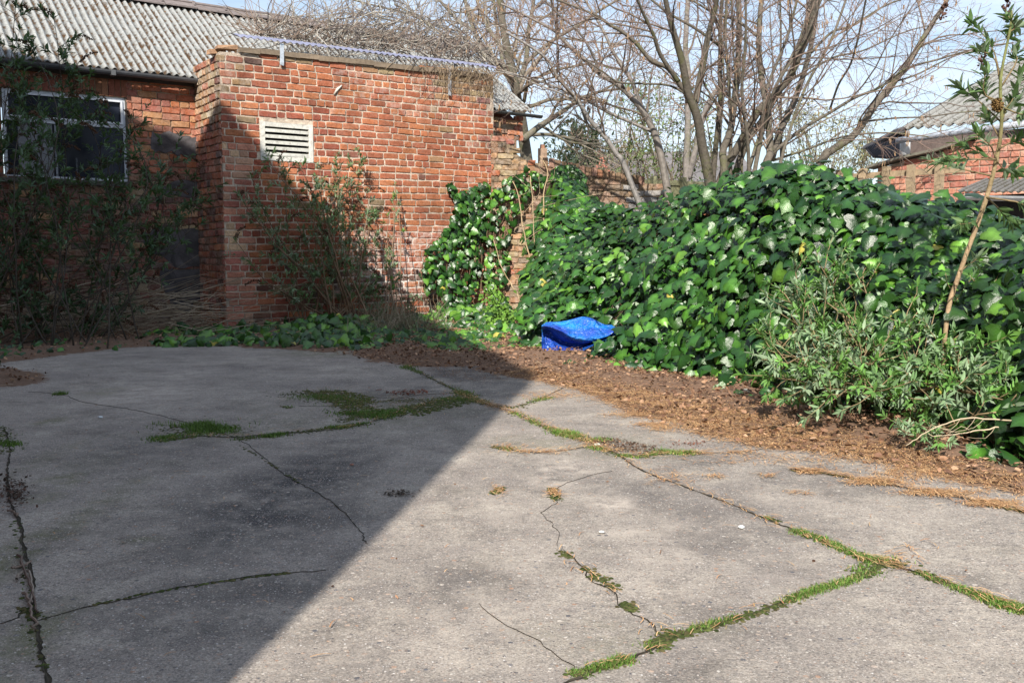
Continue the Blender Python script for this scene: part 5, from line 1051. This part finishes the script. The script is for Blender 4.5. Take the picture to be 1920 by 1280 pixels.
# far bushes with sparse young leaves, dark evergreen far off
def leafy(name, label, u0, u1, vt, vb, Y, n, size, cols, nst=50, cat='tree', dens=None, stem=(.16, .13, .09), group=None):
    c = at((u0 + u1) / 2, 470, Y) * np.array([1, 1, 0]); t_ = thing(name, c, label, cat, group); gs = Geo(); g = Geo(); P = []
    for k in range(nst):
        tip = at(random.uniform(u0, u1), vt + (vb - vt) * random.random() ** 1.6 * .8, Y + random.gauss(0, .8)); b = c + np.array([random.gauss(0, .35), random.gauss(0, .3), 0]); m_ = b * .45 + tip * .55 + np.array([random.gauss(0, .2), 0, random.uniform(0, .3)]); q = catmull([b, m_, tip], 12); gs.tube(q, np.linspace(.03 if k < 6 else .014, .004, 12), 4, np.array(stem) * random.uniform(.7, 1.3)); 
        for j in range(8):
            p = q[random.randint(5, 11)]; e = p + unit(np.array([random.gauss(0, 1), random.gauss(0, 1), random.gauss(0.1, .6)])) * random.uniform(.2, .8); w = catmull([p, (p + e) / 2 + nrm(.03, 3), e], 6); gs.tube(w, np.linspace(.006, .003, 6), 3, np.array(stem) * random.uniform(.8, 1.4), cap=False); P.append(w)
    gs.build('branches', M['twig'], t_)
    P = np.concatenate(P); i = RNG.integers(0, len(P), n); p = P[i] + nrm(.06, n, 3); X, Y_, Z = orient(nrm(1, n, 3) - UPZ * .5, nrm(1, n, 3) + UPZ); cc = np.array(cols)[RNG.integers(0, len(cols), n)] * (.7 + .6 * rnd(n, 1)); g.inst(BV, BF, p, X, Y_, Z, np.stack([size * (.6 + .8 * rnd(n)) * 1.6, size * (.6 + .8 * rnd(n)), np.full(n, size)], 1), cc, BMUL); g.build('leaves', M['budd'], t_)
random.seed(31)
leafy('far_bush', 'loose green-leaved bush behind the leaning trunks and the far grey roof', 1150, 1330, 150, 340, 17, 2600, .075, [(.14, .19, .07), (.10, .14, .05), (.18, .24, .09)], 36)
leafy('far_bush', 'pale olive leafed thicket beyond the fence, between the thick leaning limb and the brick gable', 1440, 1650, 205, 330, 19, 2800, .075, [(.24, .25, .13), (.18, .2, .1), (.28, .25, .15)], 46)
leafy('far_bush', 'low thin scrub beyond the garden wall, in front of the distant brick gable', 1085, 1190, 262, 335, 22, 1000, .08, [(.17, .18, .1), (.12, .14, .07)], 30, stem=(.18, .15, .12))
leafy('dark_evergreen', 'dark evergreen crown far off right of the small chimney', 1040, 1120, 228, 325, 30, 3200, .16, [(.03, .05, .03), (.045, .065, .04), (.025, .035, .02)], 34, stem=(.07, .06, .05))
# dead climber heaped on the roofs
random.seed(17); g = Geo(); CL = thing('dead_climber', P0 + A * 2.4 + B * 1.0, 'grey heap of bare climbing stems over the corrugated roofs, behind the plastic sheet', 'climber')
for k in range(720):
    u = 490 + 430 * random.random() ** .8; top = np.interp(u, [480, 560, 640, 700, 800, 860, 920], [55, 28, 15, 10, 15, 40, 95]); bot = np.interp(u, [480, 600, 700, 800, 860, 900, 930], [72, 86, 98, 112, 120, 126, 132]); v = top + (bot - top) * random.random() ** .8
    yb = np.interp(u, [430, 930], [12.5, 14.5]); p = at(u, v, yb + random.uniform(-.4, .9)); d = unit(np.array([random.gauss(0, .9), random.gauss(0, .4), random.gauss(.1, .8)])); L_ = random.uniform(.25, .95); q = [p]
    sp = np.array([random.gauss(0, .35), random.gauss(0, .2), random.gauss(-.05, .35)])
    for j in range(8): d = unit(d + sp * .6 + np.array([random.gauss(0, .18), random.gauss(0, .1), random.gauss(0, .18)])); q.append(q[-1] + d * L_ / 8)
    g.tube(np.array(q), np.linspace(.0075, .003, 9) * random.uniform(.5, 1.25), 4, np.array(random.choice([(.33, .30, .25), (.24, .21, .18), (.18, .16, .145), (.40, .37, .32), (.12, .105, .10)])), cap=False)
for k in range(150):
    u = random.uniform(470, 880); p = at(u, np.interp(u, [430, 930], [60, 115]), np.interp(u, [430, 930], [12.4, 14.3])); e = p + np.array([random.gauss(.1, .5), random.gauss(0, .2), random.uniform(.2, .75)]); q = catmull([p, (p + e) / 2 + nrm(.06, 3), e], 10); g.tube(q, np.linspace(.006, .002, 10), 4, (.26, .2, .16), cap=False)
g.build('stems', M['twig'], CL)
g = Geo()      # strands hanging down over the brick at the top right of the outhouse
for k in range(120):
    u = min(928, max(700, random.gauss(870, 45))); p = onpl(u, np.interp(u, [430, 930], [86, 138]) - 4, P0, B) - B * random.uniform(.03, .09); e = p + A * random.gauss(0, .16) - UPZ * random.uniform(.08, .5); q = catmull([p, (p + e) / 2 + A * random.gauss(0, .07) - B * .02, e], 9); g.tube(q, np.linspace(.004, .0018, 9), 3, np.array(random.choice([(.30, .23, .15), (.2, .15, .1), (.14, .10, .07)])), cap=False)
g.build('hanging_stems', M['twig'], CL)
# ------------------------------------------------------------------ ground litter
def hz(x, y):
    i = np.clip(np.searchsorted(ys, y) - 1, 0, len(ys) - 2); j = np.clip(((x - xs[0]) / (xs[1] - xs[0])).astype(int), 0, len(xs) - 2); return ZZ[i, j]
def sample(polys, n, spread=0.0):
    out = []
    for poly, w in polys:
        poly = np.array(poly); lo, hi = poly.min(0), poly.max(0); p = lo + rnd(int(n * w) * 8, 2) * (hi - lo); p = p[inpoly(p[:, 0], p[:, 1], poly)][:int(n * w)]; out.append(p)
    p = np.concatenate(out)
    return p + nrm(spread, len(p), 2) if spread else p
# dead leaf flakes
FV = np.array([(-.5, -.1, .05), (0, -.5, 0), (.45, -.15, .08), (.5, .35, .02), (0, .55, .1), (-.45, .3, -.02), (0, 0, .12)]); FF = [(0, 1, 6), (1, 2, 6), (2, 3, 6), (3, 4, 6), (4, 5, 6), (5, 0, 6)]
def flakes(g, p, size, cols, zj=.02, tilt=.6):
    n = len(p); P = np.c_[p, hz(p[:, 0], p[:, 1]) + .003 + zj * rnd(n)]; X, Y, Z = orient(nrm(1, n, 3) * np.array([1, 1, .3]), UPZ + nrm(tilt, n, 3)); s = size * (.3 + 1.2 * rnd(n) ** 1.5); g.inst(FV, FF, P, X, Y, Z, np.stack([s * .6, s, s * 2 * rnd(n)], 1), np.array(cols)[RNG.integers(0, len(cols), n)] * (.6 + .8 * rnd(n, 1)))
BRN = [(.17, .095, .062), (.26, .155, .10), (.10, .055, .037), (.34, .215, .135), (.25, .145, .088)]
g = Geo(); p = sample([(LIT_R, .7), (LIT_L, .3)], 26000); p = p + nrm(.03, len(p), 2); flakes(g, p, .026, BRN, .025, .8)
p = sample([(LIT_R, .7), (LIT_L, .3)], 3500, .13); flakes(g, p, .018, BRN, .004, .2)
p = sample([(gp([(60, 700), (1900, 700), (1900, 1250), (100, 1250)]), 1)], 130); flakes(g, p, .012, BRN, .003, .2)
p = np.array([gnd(random.gauss(750, 16), random.gauss(926, 3))[:2] for _ in range(110)]); flakes(g, p, .012, [(.06, .05, .04), (.12, .09, .07)], .006, .3)
p = np.array([gnd(random.gauss(25, 18), random.gauss(925, 14))[:2] for _ in range(420)]); flakes(g, p, .012, [(.05, .035, .025), (.10, .06, .045)], .01, .3)
p = np.array([gnd(random.gauss(1290, 30), random.gauss(832, 3))[:2] for _ in range(160)]); flakes(g, p, .009, [(.17, .08, .055)], .003, .2)
p = np.array([gnd(random.gauss(765, 22), random.gauss(737, 2.5))[:2] for _ in range(160)]); flakes(g, p, .02, [(.16, .07, .05)], .008, .2)
tag(g.build('leaf_litter', M['dead']), 'brown dead leaf litter banked along the ivy and the walls', 'leaf litter', kind='stuff')
# conifer needles
def needles(g, p, L0=.036, w=.0012, cols=((.46, .27, .13), (.38, .20, .10), (.55, .36, .19)), zj=.006, ang=None):
    n = len(p); a_ = rnd(n) * 6.283 if ang is None else ang + nrm(.5, n); L_ = L0 * (.5 + rnd(n)); z = hz(p[:, 0], p[:, 1]) + .004 + zj * rnd(n); bend = nrm(.25, n)
    NV = np.array([(0, 0, 0), (0, .33, .05), (0, .66, .05), (0, 1, 0)]); d = np.stack([np.cos(a_), np.sin(a_)], 1); sd_ = np.stack([-d[:, 1], d[:, 0]], 1); V = []
    for k, t in enumerate((0, .33, .66, 1)):
        c = p + d * (L_ * t)[:, None] + sd_ * (bend * L_ * t * (1 - t))[:, None]; zz = z + .003 * math.sin(t * 3.14)
        V.append(np.c_[c - sd_ * w * (1.3 - t * .6), zz]); V.append(np.c_[c + sd_ * w * (1.3 - t * .6), zz])
    V = np.stack(V, 1); F = [(0, 1, 3, 2), (2, 3, 5, 4), (4, 5, 7, 6)]; C = np.array(cols)[RNG.integers(0, len(cols), n)] * (.7 + .6 * rnd(n, 1)); C4 = np.ones((n, 8, 4)); C4[:, :, :3] = C[:, None]
    g.V.append(V.reshape(-1, 3)); g.C.append(C4.reshape(-1, 4)); g.F.append((np.array(F)[None] + (np.arange(n) * 8)[:, None, None]).reshape(-1, 4) + g.n); g.n += n * 8
g = Geo()
needles(g, sample([(LIT_R, 1)], 15000, .05), cols=((.40, .22, .11), (.30, .16, .085), (.50, .31, .165))); 
EDGE = gp([(930, 700), (1000, 712), (1120, 742), (1190, 775), (1300, 815), (1420, 838), (1560, 852), (1700, 882), (1800, 905), (1920, 930), (1925, 905), (1800, 875), (1650, 840), (1500, 810), (1350, 770), (1200, 735), (1080, 712), (1000, 700)])
needles(g, sample([(EDGE, 1)], 13000, .045)); needles(g, sample([(EDGE, 1)], 1500, .12))
needles(g, sample([(gp([(680, 655), (930, 690), (1000, 700), (900, 720), (760, 690)]), 1)], 1200, .06), cols=((.2, .10, .055), (.26, .14, .07)))
for (u, v, su, sv, n) in [(1180, 778, 22, 3, 320), (1240, 803, 14, 4, 260), (1215, 797, 18, 2, 160), (1040, 742, 40, 4, 420), (1150, 750, 30, 6, 250), (1440, 893, 8, 2, 40), (1340, 895, 8, 2, 40), (1500, 925, 12, 2, 30), (1520, 885, 18, 2, 160), (1310, 850, 14, 2, 60), (1390, 850, 14, 1.5, 50), (1640, 905, 30, 3, 420), (1760, 925, 40, 3, 420), (1860, 945, 30, 3, 380), (1700, 890, 40, 8, 500), (1250, 790, 90, 30, 120), (1500, 860, 120, 8, 500), (1690, 1040, 20, 10, 40), (935, 920, 8, 6, 40), (1040, 925, 7, 5, 70), (1000, 848, 30, 2, 120), (1260, 895, 30, 8, 90), (960, 838, 20, 3, 50)]:
    p = np.array([gnd(random.gauss(u, su), random.gauss(v, sv))[:2] for _ in range(n)]); needles(g, p)
def along(px, n, jitu=.012):
    P = np.array([gnd(u, v)[:2] for u, v in px]); c = catmull(P, 200); i = RNG.integers(0, 199, n); t = unit(c[np.minimum(i + 1, 199)] - c[i]); return c[i] + nrm(jitu, n, 2), np.arctan2(t[:, 1], t[:, 0])
for j, n in ((0, 420), (3, 700), (2, 25), (1, 200), (9, 40), (11, 140), (12, 120)):
    p, a_ = along(JOINTS[j][0], n, .018); needles(g, p, ang=a_, zj=.012)
p = sample([(gp([(565, 732), (640, 730), (700, 745), (860, 742), (760, 785), (650, 790), (600, 748)]), 1)], 420, .05); needles(g, p, cols=((.3, .18, .09), (.22, .12, .06)), zj=.02)
p, a_ = along([(850, 735), (905, 755), (960, 772), (1070, 815), (1150, 848)], 700, .03); needles(g, p, zj=.01)
p = sample([(gp([(60, 740), (1900, 740), (1900, 1250), (100, 1250)]), 1)], 160); needles(g, p, .035)
tag(g.build('conifer_needles', M['dead']), 'tan fallen conifer needles strewn over the litter edge and slab joints', 'needles', kind='stuff')
# dry twigs in the litter
g = Geo()
for q in sample([(LIT_R, .6), (LIT_L, .4)], 260):
    p = np.array([q[0], q[1], float(hz(q[:1], q[1:])[0]) + .012]); a_ = random.uniform(0, 6.28); L_ = random.uniform(.05, .3); d = np.array([math.cos(a_), math.sin(a_), random.uniform(-.02, .12)]); g.tube([p, p + d * L_ * .5 + nrm(.01, 3), p + d * L_], [.002, .0018, .001], 3, np.array(random.choice([(.30, .22, .15), (.18, .12, .08), (.42, .33, .22)])), cap=False)
for px in ([(35, 1040), (48, 1075), (60, 1110), (66, 1150)], [(30, 1085), (50, 1070), (62, 1100), (58, 1130)], [(20, 1065), (45, 1060), (60, 1052)], [(15, 957), (30, 962), (32, 968)], [(45, 1110), (60, 1140), (64, 1180)]):
    g.tube(catmull([gnd(u, v, .008 + .004 * random.random()) for u, v in px], 14) + np.c_[nrm(.003, 14, 2), rnd(14) * .004], np.linspace(.0045, .0025, 14), 5, np.array(random.choice([(.19, .14, .11), (.13, .09, .07), (.25, .20, .16)])), cap=False)
tag(g.build('fallen_twigs', M['twig']), 'small fallen twigs in the litter and along the left slab joint', 'twigs', kind='stuff')
# ------------------------------------------------------------------ grass and moss in the joints
def blades(g, p, h=.028, w=.0022, cols=((.10, .20, .03), (.15, .26, .05), (.20, .28, .07))):
    n = len(p); a_ = rnd(n) * 6.283; lean = .25 + .9 * rnd(n); hh = h * (.35 + 1.0 * rnd(n)); d = np.stack([np.cos(a_), np.sin(a_)], 1); sd_ = np.stack([-d[:, 1], d[:, 0]], 1); V = []
    for t in (0, .55, 1):
        c = p + d * (lean * hh * t ** 1.6)[:, None]; z = hh * t * (1 - .25 * t); ww = w * (1 - t * .85)
        V.append(np.c_[c - sd_ * ww, z]); V.append(np.c_[c + sd_ * ww, z])
    V = np.stack(V, 1); F = [(0, 1, 3, 2), (2, 3, 5, 4)]; C = np.array(cols)[RNG.integers(0, len(cols), n)] * (.65 + .7 * rnd(n, 1)); C4 = np.ones((n, 6, 4)); C4[:, :, :3] = C[:, None]
    g.V.append(V.reshape(-1, 3)); g.C.append(C4.reshape(-1, 4)); g.F.append((np.array(F)[None] + (np.arange(n) * 6)[:, None, None]).reshape(-1, 4) + g.n); g.n += n * 6
def clumpy(p, sc=9, thr=-.2):
    q = np.c_[p, p[:, :1] * 0]; return p[snoise(q, sc) + nrm(.25, len(p)) > thr]
g = Geo(); gmoss = Geo()
def mossy(p, s=.008, cols=((.04, .055, .015), (.07, .085, .025), (.09, .08, .035)), zs=.5):
    n = len(p); P = np.c_[p, np.zeros(n) + .001]; X = np.tile([1.0, 0, 0], (n, 1)); Y = np.tile([0, 1.0, 0], (n, 1)); Z = np.tile([0, 0, 1.0], (n, 1)); sc = s * (.4 + 1.1 * rnd(n)); gmoss.inst(TVm, TFm, P, X, Y, Z, np.stack([sc * 1.2, sc * 1.2, sc * zs], 1), np.array(cols)[RNG.integers(0, len(cols), n)] * (.7 + .6 * rnd(n, 1)))
SUNG = ((.10, .22, .03), (.14, .27, .045), (.20, .28, .07), (.34, .28, .13), (.12, .23, .035))
# (joint piece, blades, moss, jitter, height)
for px, nb, nm_, jt, h in [
   ([(1655, 1058), (1600, 1085), (1520, 1110), (1430, 1145), (1340, 1172), (1260, 1195), (1225, 1210)], 5200, 900, .011, .018),
   ([(1680, 1055), (1650, 1056), (1620, 1075)], 1400, 220, .022, .02), ([(1255, 1185), (1240, 1205), (1225, 1215)], 900, 120, .014, .026), ([(1180, 1238), (1150, 1245), (1110, 1255)], 700, 120, .010, .022), ([(1075, 1262), (1100, 1262)], 160, 60, .010, .014),
   ([(1490, 995), (1540, 1012), (1600, 1038), (1650, 1055), (1680, 1062)], 2200, 420, .014, .018), ([(1720, 1072), (1760, 1088), (1830, 1115), (1870, 1130), (1925, 1150)], 2400, 420, .014, .018), ([(1880, 1135), (1960, 1150)], 700, 120, .02, .02),
   ([(1435, 970), (1460, 978)], 200, 60, .01, .014), ([(960, 772), (1010, 795), (1060, 815), (1110, 828)], 1500, 500, .02, .026), ([(1050, 812), (1080, 818), (1130, 826)], 1500, 200, .028, .036), ([(1110, 838), (1160, 852), (1200, 856), (1235, 848)], 1500, 320, .02, .02), ([(1240, 846), (1270, 850), (1300, 850)], 420, 120, .02, .03),
   ([(770, 692), (800, 705), (850, 728), (900, 752)], 700, 300, .02, .022), ([(860, 735), (885, 742)], 500, 120, .035, .035), ([(905, 755), (960, 765), (1000, 752), (1030, 745)], 900, 320, .025, .022), ([(1370, 693), (1375, 695)], 0, 0, .1, .02),
   ([(640, 790), (700, 775), (770, 762), (850, 748), (905, 752)], 1600, 800, .035, .022), ([(560, 738), (600, 742), (650, 752), (690, 770)], 2200, 1000, .09, .026), ([(660, 772), (700, 780), (740, 775)], 2600, 500, .06, .036), ([(450, 822), (520, 815), (600, 806), (680, 795)], 3000, 600, .03, .03), ([(335, 802), (380, 798), (415, 804)], 1700, 300, .085, .05), ([(300, 822), (350, 812), (400, 808), (440, 812)], 900, 300, .06, .028), ([(290, 826), (330, 815)], 300, 60, .03, .03), ([(640, 750), (760, 752), (860, 745)], 500, 300, .05, .018),
   ([(108, 738), (114, 740)], 260, 20, .02, .045), ([(10, 830), (30, 835)], 260, 60, .025, .03), ([(925, 838), (960, 843)], 260, 120, .02, .018), ([(925, 925), (940, 915)], 60, 120, .012, .01), ([(1035, 915), (1042, 938)], 60, 140, .012, .01), ([(1052, 1035), (1065, 1045)], 160, 60, .012, .018), ([(1098, 1065), (1115, 1080), (1135, 1090), (1155, 1105)], 200, 150, .012, .012), ([(1175, 1130), (1185, 1145)], 40, 160, .010, .008),
   ([(1490, 882), (1560, 890), (1660, 908)], 120, 200, .01, .012), ([(1840, 942), (1925, 960)], 120, 160, .014, .012), ([(530, 762), (545, 764)], 60, 40, .02, .02), ([(0, 800), (15, 850)], 100, 200, .03, .02), ([(30, 980), (45, 1080), (60, 1170), (80, 1260)], 20, 70, .010, .01), ([(760, 688), (768, 692)], 120, 10, .03, .05), ([(1376, 724), (1378, 726)], 0, 0, .1, .1), ([(40, 1140), (75, 1160)], 0, 60, .01, .01),
   ([(1010, 706), (1020, 702)], 120, 30, .02, .02), ([(370, 818), (300, 828)], 100, 80, .012, .012), ([(450, 835), (500, 865), (560, 905)], 0, 60, .005, .01), ([(170, 1135), (280, 1112), (450, 1085), (540, 1074)], 0, 120, .005, .008)]:
    if nb: p, _a = along(px, int(nb * 1.3), jt); p = clumpy(p, 16, .12); blades(g, p, h * .62, .0016 if h < .03 else .0022, SUNG if px[0][0] > 900 else ((.09, .17, .025), (.13, .22, .04), (.07, .12, .03)))
    if nm_: p, _a = along(px, nm_, jt * .9); mossy(p, .0045)
p = sample([(gp([(565, 732), (640, 730), (700, 745), (690, 760), (720, 775), (860, 742), (900, 752), (760, 785), (700, 795), (650, 790), (640, 765), (600, 748)]), 1)], 2600, .015); p = clumpy(p, 7, -.4); mossy(p, .007)
q = clumpy(p, 11, .25); blades(g, q, .018, .0018, ((.09, .17, .025), (.13, .2, .04), (.16, .15, .05)))
p = sample([(gp([(1130, 820), (1230, 838), (1235, 850), (1180, 850), (1110, 832)]), 1)], 700, .01); flakes(gmoss, p, .012, [(.10, .06, .04), (.14, .09, .06)], .006, .3)
tag(g.build('joint_grass', M['grass'], smooth=False), 'short grass growing in the joints between the concrete slabs', 'grass', kind='stuff')
tag(gmoss.build('joint_moss', M['dead'], smooth=True), 'moss cushions filling the cracks in the concrete', 'moss', kind='stuff')
# pebbles and flecks
def pebble(p, r, c, name='pebble', label=None):
    g = Geo(); nlat, nlon = 5, 8; V = []
    for i in range(1, nlat):
        for j in range(nlon): a1 = math.pi * i / nlat; a2 = 2 * math.pi * j / nlon; V.append((r * math.sin(a1) * math.cos(a2) * random.uniform(.8, 1.2), r * .75 * math.sin(a1) * math.sin(a2) * random.uniform(.8, 1.2), r * .45 * math.cos(a1)))
    V = [(0, 0, r * .42)] + V + [(0, 0, -r * .42)]; F = [(0, 1 + j, 1 + (j + 1) % nlon) for j in range(nlon)]
    for i in range(nlat - 2): F += [(1 + i * nlon + j, 1 + (i + 1) * nlon + j, 1 + (i + 1) * nlon + (j + 1) % nlon, 1 + i * nlon + (j + 1) % nlon) for j in range(nlon)]
    e = len(V) - 1; F += [(e, e - nlon + (j + 1) % nlon, e - nlon + j) for j in range(nlon)]
    g.add(np.array(V) + p, F, c); o = g.build(name, M['stone'], origin=p, smooth=True); return o
for u, v, r, c, lab in [(857, 661, .028, (.55, .5, .5), 'pale pebble on the litter in front of the low ivy by the outhouse'), (1197, 692, .05, (.33, .26, .24), 'flat grey stone in the litter right of the blue plastic bag'), (1390, 991, .012, (.75, .78, .78), 'single white pebble in the middle of the smooth sunlit slab'), (188, 784, .014, (.62, .68, .72), 'small pale blue-white chip on the shaded concrete at far left'), (1400, 748, .03, (.30, .30, .27), 'grey-green stone beside the ivy runners at the litter edge'), (1120, 836, .016, (.6, .66, .6), 'small pale stone in the grassy joint at the centre right'), (842, 668, .018, (.6, .58, .56), 'tiny white chip just left of the pale pebble on the litter'), (1575, 792, .022, (.6, .56, .5), 'pale chip of stone on the brown litter below the wide bush'), (1128, 1000, .010, (.62, .6, .56), 'tiny pale chip on the slab just left of the grassy crack'), (660, 873, .010, (.30, .16, .12), 'small brown fleck of stone in the shaded slab at mid left')]:
    z = float(hz(np.array([gnd(u, v)[0]]), np.array([gnd(u, v)[1]]))[0]); tag(pebble(gnd(u, v) + UPZ * (z + r * .25 + .004), r, c), lab, 'pebble')
# ------------------------------------------------------------------ blue plastic bag
top = [(1016, 610), (1026, 604), (1045, 603), (1062, 600), (1078, 596), (1092, 593), (1108, 595), (1120, 602), (1134, 607), (1148, 608), (1157, 614)]
fold = [(1017, 612), (1026, 612), (1040, 618), (1056, 627), (1070, 634), (1085, 638), (1100, 640), (1114, 638), (1130, 634), (1145, 626), (1157, 616)]
inner = [(1017, 618), (1028, 620), (1040, 630), (1052, 638), (1066, 642), (1082, 645), (1098, 645), (1112, 641), (1128, 636), (1144, 628), (1156, 618)]
bot = [(1015, 640), (1019, 656), (1036, 660), (1052, 668), (1070, 664), (1086, 668), (1098, 655), (1112, 648), (1128, 640), (1144, 631), (1156, 620)]
yb = gnd(1060, 672)[1]
n = 90; s = np.linspace(0, 1, n)
def pl(px, Y): c = catmull(np.array(px, float), n); return np.array([at(u, v, Y + (y_ if np.isscalar(y_ := 0) else 0)) for u, v in c])
rowsB = [(pl(top, yb + .32) - UPZ * .12, 0), (pl(top, yb + .22), 0), (pl([(u, v * .6 + f * .4) for (u, v), (_, f) in zip(top, fold)], yb + .10), 0), (pl([(u, v * .15 + f * .85) for (u, v), (_, f) in zip(top, fold)], yb + .03), 0), (pl(fold, yb + .06), 0), (pl(inner, yb + .20), 0), (pl([(u, v * .6 + f * .4) for (u, v), (_, f) in zip(inner, bot)], yb + .14), 0), (pl(bot, yb + .02), 0)]
R_ = np.array([r[0] for r in rowsB]); env = np.sin(np.pi * np.clip(s * .96 + .02, 0, 1)) ** .4
rows2 = []
m = 56
for j in range(m):
    t = j / (m - 1) * (len(R_) - 1 - 1e-6); i = int(t); f = t - i; a0 = R_[max(i - 1, 0)]; a1 = R_[i]; a2 = R_[i + 1]; a3 = R_[min(i + 2, len(R_) - 1)]
    p = .5 * (2 * a1 + (a2 - a0) * f + (2 * a0 - 5 * a1 + 4 * a2 - a3) * f ** 2 + (3 * a1 - a0 - 3 * a2 + a3) * f ** 3)
    rad = np.stack([s * 0, -np.ones(n), s * 0 + .3], 1); ang = np.arctan2(p[:, 2] - R_[1][0, 2], p[:, 0] - R_[1][0, 0])
    w = .006 * snoise(p, 16) + .005 * np.sin(ang * 26 + 2 * snoise(p, 5)) * (.3 + np.exp(-s * 3) * 1.3) + .010 * snoise(p, 6) - .026 * np.abs(snoise(p + 2, 7)) - .014 * np.abs(snoise(p * np.array([1, 1, 2]) + 4, 19)); p = p + rad * w[:, None]; p[:, 2] = np.maximum(p[:, 2], .014 + .006 * rnd(n)); rows2.append(p)
V = np.array(rows2); idx = np.arange(n * m).reshape(m, n); F = np.stack([idx[:-1, :-1], idx[1:, :-1], idx[1:, 1:], idx[:-1, 1:]], -1).reshape(-1, 4)
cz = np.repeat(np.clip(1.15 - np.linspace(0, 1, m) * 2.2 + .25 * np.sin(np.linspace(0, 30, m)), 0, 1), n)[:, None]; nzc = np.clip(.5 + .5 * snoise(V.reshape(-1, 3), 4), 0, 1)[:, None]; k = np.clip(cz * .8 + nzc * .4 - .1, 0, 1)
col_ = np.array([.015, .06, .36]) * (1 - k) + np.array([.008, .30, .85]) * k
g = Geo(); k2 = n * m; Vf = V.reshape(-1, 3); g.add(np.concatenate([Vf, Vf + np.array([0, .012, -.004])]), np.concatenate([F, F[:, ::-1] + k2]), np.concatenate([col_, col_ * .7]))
bag = g.build('plastic_bag', M['tarp'], origin=gnd(1080, 660), smooth=True); tag(bag, 'crumpled bright blue plastic bag lying against the ivy', 'bag')
